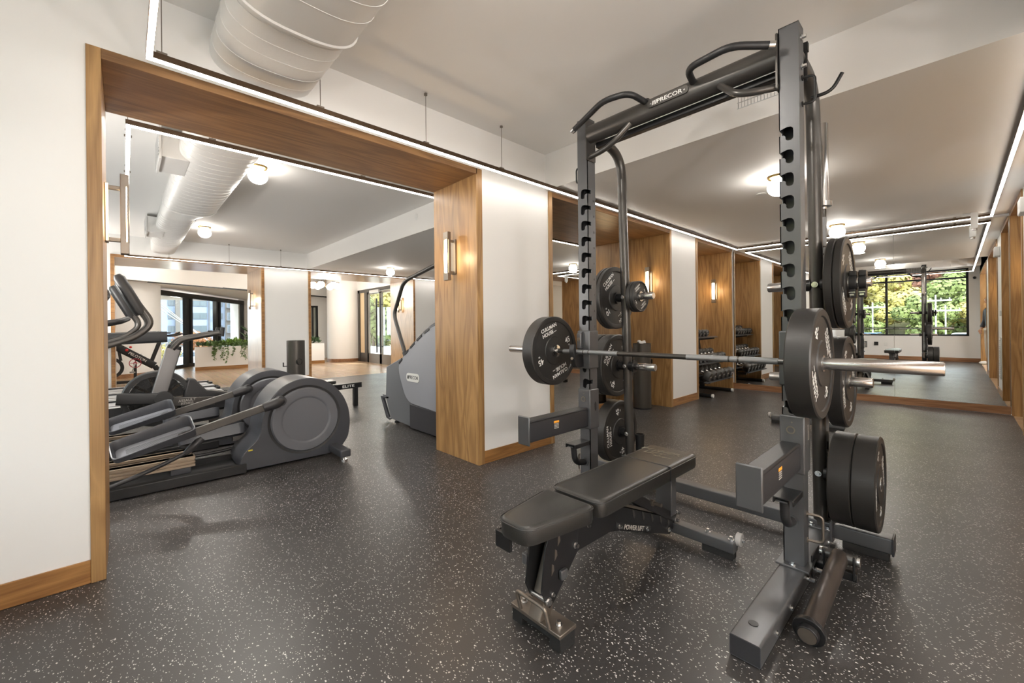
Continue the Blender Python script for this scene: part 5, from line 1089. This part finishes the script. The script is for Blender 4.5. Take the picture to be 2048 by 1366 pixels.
wo(MB().bar([(-12.2, .72, .04), (-11.6, .72, .04)], .07, .06).bar([(-12.2, -.45, .04), (-11.6, -.45, .04)], .07, .06).bar([S(-.45, .05), S(.72, .05)], .06, .06).bar([S(-.22, .08), S(-.22, .36)], .04, .05, up=(0, 1, 0)).bar([S(.17, .08), S(.17, .44)], .04, .05, up=(0, 1, 0)), 'base', BLACK, sb, bevel=.004)

# ================================================================== LOW BENCH WITH LETTERING
lb_ = thing('low_bench', 'low dark padded bench beyond the elliptical flywheels, pale lettering on its bar', 'exercise bench', (-6.05, 2.15, 0))
wo(MB().prism(rrect(.24, .42, .04, 4, -6.20, 2.02), 'Z', .335, .38), 'pad', VINYL, lb_, bevel=.01)
wo(MB().bar([(-6.02, 1.86, .285), (-6.02, 2.56, .30)], .05, .075), 'side_bar', BLACK, lb_, bevel=.004)
wo(MB().box(-6.22, -6.16, 1.88, 1.94, 0, .335).box(-6.22, -6.16, 2.14, 2.20, 0, .335).box(-6.05, -5.99, 2.44, 2.50, 0, .27).box(-6.22, -6.0, 2.10, 2.16, .22, .27), 'leg', BLACK, lb_, bevel=.003)
lettering([('ELITE', 0, 0, .05, .02, 1.5)], WHITEP, lb_, '+X', Vector((-5.9945, 2.36, .295)) - lb_.location, 0, .0004)

# ================================================================== PLANTER PLANTS
LEAF = [mat('leaf_green', (.10, .17, .05), .5, vary=.35, bscale=8), mat('leaf_bright', (.20, .34, .05), .5, vary=.3, bscale=8), mat('leaf_deep', (.04, .09, .03), .45, vary=.3, bscale=8)]
rnd = random.Random(3)
def leaf(mb, p, d, L_, W_):
    d = Vector(d).normalized(); s = d.cross(Vector((rnd.uniform(-1, 1), rnd.uniform(-1, 1), rnd.uniform(-.3, 1)))).normalized(); u = s.cross(d)
    p = Vector(p); mb._add([p, p + d * L_ * .45 + s * W_ + u * W_ * .25, p + d * L_, p + d * L_ * .45 - s * W_ + u * W_ * .25, p + d * L_ * .5 - u * W_ * .1], [(0, 1, 4), (1, 2, 4), (2, 3, 4), (3, 0, 4)])
def trailing(x, y, z, n, drop, label):
    t = thing('trailing_plant', label, 'plant', (x, y, z), 0, 'trailing plants in the lobby planter'); mb = MB(); vs = MB()
    for _ in range(n):
        a = rnd.uniform(-.30, .30); q = Vector((.18 + rnd.uniform(-.05, .1), a, .04)); path = [q.copy()]
        L_ = rnd.uniform(.25, 1) * drop; k = 0
        path.append(q + Vector((.10, rnd.uniform(-.03, .03), .05)))
        while k * .04 < L_: k += 1; path.append(path[-1] + Vector((rnd.uniform(-.006, .012), rnd.uniform(-.014, .014), -.04)))
        vs.tube(path, .003, 4)
        for p in path[1:]:
            for _2 in range(2): leaf(mb, p, (rnd.uniform(0, 1), rnd.uniform(-1, 1), rnd.uniform(-1, .4)), .065, .022)
    for _ in range(160): leaf(mb, (rnd.uniform(-.1, .22), rnd.uniform(-.35, .35), rnd.uniform(.0, .13)), (rnd.uniform(-.5, 1), rnd.uniform(-1, 1), rnd.uniform(-.2, 1)), .09, .03)
    mb.out('foliage', LEAF[0], t, smooth=0); vs.out('vine', LEAF[2], t); return t
trailing(-14.38, 2.02, .645, 9, .50, 'trailing variegated plant hanging over the middle of the lobby planter')
trailing(-14.36, 2.62, .645, 8, .45, 'trailing plant hanging over the planter beside the lobby opening jamb')
def bushy(x, y, z, n, h, mt, label, long=.16):
    t = thing('leafy_plant', label, 'plant', (x, y, z)); mb = MB()
    for _ in range(n): leaf(mb, (rnd.uniform(-.13, .13), rnd.uniform(-.22, .22), rnd.uniform(0, h * .6)), (rnd.uniform(-1, 1), rnd.uniform(-1, 1), rnd.uniform(.2, 1.3)), long, .03)
    mb.out('foliage', mt, t, smooth=0); MB().cyl((0, 0, 0), (0, 0, h * .6), .01, n=6).out('stem', LEAF[2], t); return t
bushy(-14.40, 2.35, .645, 150, .22, LEAF[1], 'bright green leafy plant in the middle of the lobby planter')
bushy(-14.50, 2.95, .645, 70, .75, LEAF[2], 'tall dark spiky plant in the planter by the window', .34)
bushy(-14.45, 1.75, .645, 80, .12, LEAF[2], 'low dark green plant at the left end of the planter')
bushy(-14.36, 4.45, .645, 70, .2, LEAF[2], 'dark green plant by the small window in the second opening')

# ================================================================== OUTSIDE
ASPH = mat('asphalt', (.22, .22, .22), .85, bump=.2, bscale=30, vary=.15); GRASS = mat('dry_grass', (.12, .11, .045), .9, vary=.35, bscale=6); CONC = mat('concrete', (.5, .49, .47), .8, vary=.08, bscale=8)
st('street', MB().box(-130, -21.6, -60, 60, -1.75, -1.60), ASPH)
st('parking_lot', MB().box(-60, 60, -24, YB - .25, -1.15, -1.0), ASPH)
mb = MB(); nx, ny = 24, 12; vs = []
for j in range(ny + 1):
    for i in range(nx + 1):
        X_, Y_ = -70 + i * 6, -24 - j * 6; vs.append((X_, Y_, -1.0 + max(0, (j - .4)) * 1.5 + 0.5 * noise.noise(Vector((X_ * .08, Y_ * .08, 0)))))
mb._add(vs, [(j * (nx + 1) + i, j * (nx + 1) + i + 1, (j + 1) * (nx + 1) + i + 1, (j + 1) * (nx + 1) + i) for j in range(ny) for i in range(nx)]); st('hill', mb, GRASS)
st('roof', MB().box(-21.2, 2.6, -5.3, 8.2, 3.35, 3.6), CONC)  # unseen slab added to keep the sun out of the rooms
st('sidewalk', MB().box(-21.5, -14.9, -5, 8, -.14, -.02), CONC)
def tree_mesh(kind, leafm, seed, h, r, n):
    rr = random.Random(seed); t = thing('tree', kind, 'tree', (0, 0, 0), 0, None); mb = MB()
    cl = [(Vector((rr.gauss(0, r * .45), rr.gauss(0, r * .45), h * (.35 + .6 * rr.random()))), r * rr.uniform(.28, .5)) for _ in range(16)]
    for _ in range(n):
        c, q = cl[rr.randrange(len(cl))]; d = Vector((rr.gauss(0, 1), rr.gauss(0, 1), rr.gauss(0, 1))).normalized(); p = c + d * q * rr.uniform(.8, 1.05)
        s = rr.uniform(.10, .22) * (h / 7); a = d.orthogonal().normalized(); b = d.cross(a); e = rr.uniform(0, 6.28); a, b = a * math.cos(e) + b * math.sin(e), b * math.cos(e) - a * math.sin(e); d2 = d * rr.uniform(-.5, .5)
        mb._add([p - (a + d2) * s, p - b * s, p + (a + d2) * s, p + b * s], [(0, 1, 2, 3)])
    mb.out('crown', leafm, t, smooth=0, recalc=False)
    MB().tube([(0, 0, -.3), (.05, 0, h * .35), (0, .05, h * .75)], [h * .03, h * .022, h * .01], 8).out('trunk', mat('bark', (.12, .09, .07), .9), t); return t
TL = {'green': mat('foliage_green', (.15, .19, .055), .7, vary=.45, bscale=4), 'yellow': mat('foliage_yellow', (.36, .31, .09), .7, vary=.35, bscale=4), 'red': mat('foliage_red', (.27, .12, .08), .7, vary=.4, bscale=4), 'orange': mat('foliage_orange', (.30, .12, .04), .7, vary=.35, bscale=6)}
protos = {k: tree_mesh('', TL[k], 10 + i, 7.5, 3.0, 5200) for i, k in enumerate(('green', 'yellow', 'red'))}
rr = random.Random(21); used = set(); cnt = 0
places = []
for row, (yy, z0, sc0) in enumerate(((-27.0, -1.6, .55), (-32, -.7, .75), (-38.5, .8, .95), (-47, 2.6, 1.15), (-58, 5.0, 1.35))):
    nx = 7 if row < 2 else 8
    for i in range(nx):
        xx = -15 + (row % 2) * 1.4 + i * (3.3 + row * .55) + rr.uniform(-.6, .6) - row * 2.0
        places.append((xx, yy + rr.uniform(-1.5, 1.5), z0, sc0 * rr.uniform(.9, 1.15), row))
kindlab = {'green': 'green autumn tree', 'yellow': 'yellowing autumn tree', 'red': 'reddish autumn tree'}
rowlab = ['in the front row beyond the parking lot', 'in the second row on the slope', 'halfway up the slope', 'in the upper row of the slope', 'on the skyline of the slope']
for xx, yy, z0, s, row in places:
    k = 'yellow' if rr.random() < .48 else 'green'
    if xx > -2.5 and row >= 2 and rr.random() < .7: k = 'red'
    lb = '%s %s, seen in the mirror' % (kindlab[k], rowlab[row])
    if k not in used: t = protos[k]; used.add(k); t['label'] = lb
    else: t = dup(protos[k], label=lb)
    t['group'] = '%ss %s' % (kindlab[k], rowlab[row])
    t.location = (xx, yy, z0); t.rotation_euler = (0, 0, rr.uniform(0, 6)); t.scale = (s, s, s)
for k in protos:
    if k not in used:
        for c in list(protos[k].children): bpy.data.objects.remove(c)
        bpy.data.objects.remove(protos[k])
POLE = mat('pale_pole', (.42, .42, .40), .7)
for x, y, h, lb in ((-4.14, -24.2, 3.92, 'pale utility pole with a crossarm left of the rack reflection'), (-.92, -24.2, 4.26, 'tall pale utility pole in the right window bay'), (-.48, -25.6, 3.6, 'short pale utility pole at the right window edge')):
    p = thing('utility_pole', lb, 'utility pole', (x, y, -1.35)); MB().cyl((0, 0, 0), (0, 0, h), .045, .04, n=12).out('mast', POLE, p); MB().box(-.75, .75, -.04, .04, h - .42, h - .32).out('crossarm', POLE, p)
    mb = MB()
    for q in (-.65, -.25, .25, .65): mb.cyl((q, 0, h - .32), (q, 0, h - .2), .03, n=8)
    mb.out('insulator', POLE, p)
for k, z in enumerate((1.55, 2.25, 2.9)):
    wr = MB().tube([(-30 + i * 3, -24.3, z - .25 * math.sin(PI * ((i * 3 / 12.0) % 1))) for i in range(18)], .008, 4).out('overhead_wire', BLACK); tag(wr, ('lowest', 'middle', 'highest')[k] + ' overhead wire strung between the utility poles', 'wire')

def car(x, y, z, rz, body, label):
    t = thing('parked_car', label, 'car', (x, y, z), rz)
    low = [(-2.1, .28), (-2.15, .55), (-2.0, .78), (-1.2, .88), (1.0, .90), (1.9, .80), (2.15, .62), (2.15, .30), (1.7, .22), (-1.8, .22)]
    MB().prism([(v.x, v.y) for v in fillet([(a, b, 0) for a, b in low], .12, 3, True)], 'Y', -.85, .85).out('body', body, t, bevel=.08, seg=3)
    cab = [(-1.35, .86), (-.75, 1.38), (.45, 1.42), (1.30, .88)]
    g = MB().prism([(v.x, v.y) for v in fillet([(a, b, 0) for a, b in cab], .15, 3, True)], 'Y', -.72, .72).out('cabin_glass', mat('car_glass', (.03, .05, .07), .08), t, bevel=.05)
    MB().prism([(-.78, 1.36), (.47, 1.40), (.40, 1.45), (-.68, 1.43)], 'Y', -.70, .70).out('roof', body, t, bevel=.02)
    for a in (-1.35, 1.35):
        for s in (-1, 1): MB().cyl((a, s * .86, .33), (a, s * .66, .33), .33, n=24).out('wheel', FOOTR, t, bevel=.02)
    MB().box(-2.17, -2.12, -.75, -.45, .60, .70).box(-2.17, -2.12, .45, .75, .60, .70).out('tail_light', RED, t); MB().box(2.12, 2.17, -.75, -.45, .60, .70).box(2.12, 2.17, .45, .75, .60, .70).out('headlight', WHITEPL, t)
    return t
CB = mat('blue_car_paint', (.08, .16, .36), .25, coat=.8); CW = mat('white_car_paint', (.75, .77, .8), .25, coat=.8); CG = mat('charcoal_car_paint', (.07, .08, .10), .25, coat=.8)
car(-3.9, -20.6, -1.0, 0.1, CB, 'blue car parked left of the mullion, seen in the mirror'); car(.6, -21.0, -1.0, .05, CW, 'white car parked right of the mullion, seen in the mirror'); car(-8.8, -20.8, -1.0, 0, CG, 'charcoal car parked at the left end of the lot, seen in the mirror')
car(-24.6, 2.15, -1.60, R_(173), CG, 'dark car parked close outside the lobby window'); car(-31.5, 3.3, -1.60, R_(165), CB, 'blue car parked farther out beyond the lobby window')

# apartment block across the street
FB = mat('pale_blue_cladding', (.22, .27, .36), .7, vary=.04, bscale=2); FT = mat('taupe_cladding', (.13, .12, .11), .7); FBR = mat('brick_red', (.34, .13, .08), .8, vary=.2, bscale=5); FD = mat('slate_cladding', (.10, .11, .13), .6); WG = mat('apartment_window_glass', (.10, .13, .15), .15)
bd = thing('apartment_building', 'pale blue and grey apartment block with dark balconies across the street', 'building', (-85, 10, 0))
MB().box(-8, 0, -16, 14, -1.6, 12).out('facade', FB, bd); MB().box(-.5, .5, -4.0, -3.4, -1.6, 12).out('pier', FT, bd); MB().box(-.5, .6, 2.6, 4.65, -1.6, 12).out('bay', FT, bd); MB().box(-.5, .8, 4.65, 5.6, -1.6, 12).out('brick_end', FBR, bd)
MB().box(-.5, .15, .28, .52, -1.6, 12).out('downpipe', FD, bd); MB().box(-.5, .4, -16, 14, -1.6, -1.0).out('ground_floor', FD, bd); MB().box(-.4, .2, 1.0, 2.3, 6.1, 7.3).out('brick_panel', FBR, bd)
for f in range(5):
    z = -1.0 + .65 + (f - 0) * 2.1 - .9 + .1
    z = 0.70 + (f - 1) * 2.1
    for y0, y1 in ((-4.9, -4.1), (-7.5, -5.9), (-1.75, .1), (1.05, 2.25)):
        wn = MB().box(-.05, .06, y0, y1, z, z + 1.05).out('window', FD, bd); MB().box(.05, .08, y0 + .06, (y0 + y1) / 2 - .03, z + .06, z + .99).box(.05, .08, (y0 + y1) / 2 + .03, y1 - .06, z + .06, z + .99).out('pane', WG, wn)
    bl = MB().box(.6, 1.3, 2.7, 4.6, z - .25, z - .12).out('balcony', FD, bd); mb = MB().box(1.22, 1.28, 2.7, 4.6, z + .48, z + .53)
    for q in range(16): mb.box(1.23, 1.26, 2.7 + q * .122, 2.72 + q * .122, z - .12, z + .48)
    mb.out('railing', FD, bl); wn = MB().box(.55, .64, 2.85, 4.45, z - .12, z + 1.1).out('window', FB, bd); MB().box(.63, .66, 2.95, 3.6, z - .05, z + 1.02).box(.63, .66, 3.7, 4.35, z - .05, z + 1.02).out('pane', WG, wn)
ot = tree_mesh('', TL['orange'], 77, 3.6, 1.6, 2600); ot['label'] = 'orange autumn tree outside the lobby window'; ot['category'] = 'tree'; ot.location = (-40, 4.2, -1.6); ot.scale = (.7, .7, .7)
yt = tree_mesh('', TL['yellow'], 78, 1.9, 1.1, 1500); yt['label'] = 'small yellow shrub outside the left side of the lobby window'; yt.location = (-25.8, 1.1, -1.6)
for kk, (gx, gy, gs, lb) in enumerate(((-27, 12.4, .62, 'green shrubbery seen through the left leaf of the glazed double door'), (-29, 14.6, .7, 'yellow shrub seen through the right leaf of the glazed double door'), (-34, 16.0, .9, 'tall green tree behind the shrubs beyond the glazed double door'), (-36, 19.0, .9, 'tall yellow tree behind the shrubs beyond the glazed double door'))):
    gt = dup(protos[('green', 'yellow')[kk % 2]], label=lb); gt.location = (gx, gy, -1.6); gt.scale = (gs,) * 3; gt['group'] = 'plants beyond the glazed door'
st('terrace', MB().box(-40, -8, 7.9, 40, -.3, -.12), CONC); st('vestibule_floor', MB().box(-21, -8, 5.98, 7.9, -.12, -.001), CONC)
for k in range(3):
    cb = MB().cyl((-24.0, .2 + k * .28, 3.3 - k * .45), (-30.5, 3.9 + k * .15, 0.2 - k * .1), .022, n=6).out('guy_cable', POLE); tag(cb, ('upper', 'middle', 'lower')[k] + ' white stay cable slanting down outside the lobby window', 'cable')

# ================================================================== PERSON IN THE DOORWAY (seen only in the mirror)
pr = thing('person', 'person in a dark jacket and beige trousers standing in the right wall doorway', 'person', (0.64, -0.72, 0))
def skin_body(name, verts, edges, radii, m, parent, sub=2, root=0):
    me = bpy.data.meshes.new(name); me.from_pydata(verts, edges, []); o = bpy.data.objects.new(name, me); COL.objects.link(o); o.parent = parent
    sk = o.modifiers.new('skin', 'SKIN'); sk.use_smooth_shade = True
    for i, r in enumerate(radii): v = me.skin_vertices[0].data[i]; v.radius = r if isinstance(r, tuple) else (r, r); v.use_root = i == root
    ss = o.modifiers.new('sub', 'SUBSURF'); ss.levels = sub; ss.render_levels = sub; me.materials.append(m); return o
V = [(0, 0, .95), (0, 0, 1.12), (0, .0, 1.32), (0, 0, 1.44), (0, .01, 1.52), (0, .02, 1.60),      # pelvis .. head base
     (-.10, 0, .92), (-.105, .01, .50), (-.105, -.01, .09), (-.11, .10, .04), (-.11, .17, .03),
     (.10, 0, .92), (.115, .0, .50), (.12, -.02, .09), (.125, .09, .04), (.125, .16, .03),
     (-.18, 0, 1.40), (-.235, -.01, 1.14), (-.20, .10, .93), (.18, 0, 1.40), (.24, -.01, 1.14), (.22, .08, .90)]
E_ = [(0, 1), (1, 2), (2, 3), (3, 4), (4, 5), (0, 6), (6, 7), (7, 8), (8, 9), (9, 10), (0, 11), (11, 12), (12, 13), (13, 14), (14, 15), (3, 16), (16, 17), (17, 18), (3, 19), (19, 20), (20, 21)]
Rr = [(.13, .10), (.125, .095), (.15, .105), (.10, .08), .052, .055, .085, .058, .042, .04, .03, .085, .058, .042, .04, .03, .055, .042, .032, .055, .042, .032]
skin_body('body', V, E_, Rr, SKIN, pr)
MB().ball((0, .035, 1.665), .098, 24, 16, (.80, .98, 1.18)).ball((0, .135, 1.655), .014, 10, 8, (.8, 1.2, 1.3)).ball((-.082, .03, 1.655), .02, 10, 8, (.5, .8, 1.3)).ball((.082, .03, 1.655), .02, 10, 8, (.5, .8, 1.3)).out('head', SKIN, pr, smooth=80)
MB().ball((-.032, .122, 1.685), .011, 10, 8).ball((.032, .122, 1.685), .011, 10, 8).out('eye', WHITEPL, pr, smooth=80); MB().ball((0, .128, 1.61), .02, 12, 8, (1.1, .4, .3)).out('mouth', mat('lips', (.45, .18, .15), .5), pr, smooth=80)
MB().ball((0, .008, 1.70), .105, 24, 14, (.84, .98, 1.02)).out('hair', mat('dark_hair', (.03, .02, .015), .6, bump=.4, bscale=200), pr, smooth=80)
JV = [(0, 0, .90), (0, 0, 1.12), (0, 0, 1.32), (0, 0, 1.45), (-.18, 0, 1.40), (-.235, -.01, 1.14), (-.205, .09, .95), (.18, 0, 1.40), (.24, -.01, 1.14), (.225, .07, .93)]
skin_body('jacket', JV, [(0, 1), (1, 2), (2, 3), (3, 4), (4, 5), (5, 6), (3, 7), (7, 8), (8, 9)], [(.155, .125), (.15, .12), (.175, .13), (.10, .09), .07, .058, .048, .07, .058, .048], mat('dark_jacket', (.02, .022, .03), .6, bump=.3, bscale=60), pr)
TV = [(0, 0, .98), (-.10, 0, .90), (-.105, .01, .50), (-.105, -.01, .12), (.10, 0, .90), (.115, 0, .50), (.12, -.02, .12)]
skin_body('trousers', TV, [(0, 1), (1, 2), (2, 3), (0, 4), (4, 5), (5, 6)], [(.14, .11), .10, .078, .062, .10, .078, .062], mat('beige_trousers', (.50, .44, .35), .7, bump=.3, bscale=60), pr)
for s, y in ((-.11, .08), (.125, .07)): MB().ball((s, y, .045), .05, 18, 10, (.95, 2.6, .9)).out('shoe', WHITEPL, pr, smooth=80)
for s, hx, hy in ((-1, -.197, .115), (1, .215, .09)):
    hb = MB().ball((hx, hy, .885), .034, 14, 10, (.6, 1.0, 1.3))
    for f in range(4): hb.tube([(hx + s * .0, hy - .022 + f * .015, .86), (hx - s * .004, hy - .020 + f * .015, .825 - .004 * (f % 3)), (hx - s * .012, hy - .016 + f * .014, .795 + .003 * f)], [.0085, .008, .006], 8)
    hb.tube([(hx, hy + .03, .90), (hx - s * .008, hy + .045, .875), (hx - s * .012, hy + .048, .85)], [.010, .009, .007], 8); hb.out('hand', SKIN, pr, smooth=80)
pr.rotation_euler = (0, 0, R_(60))
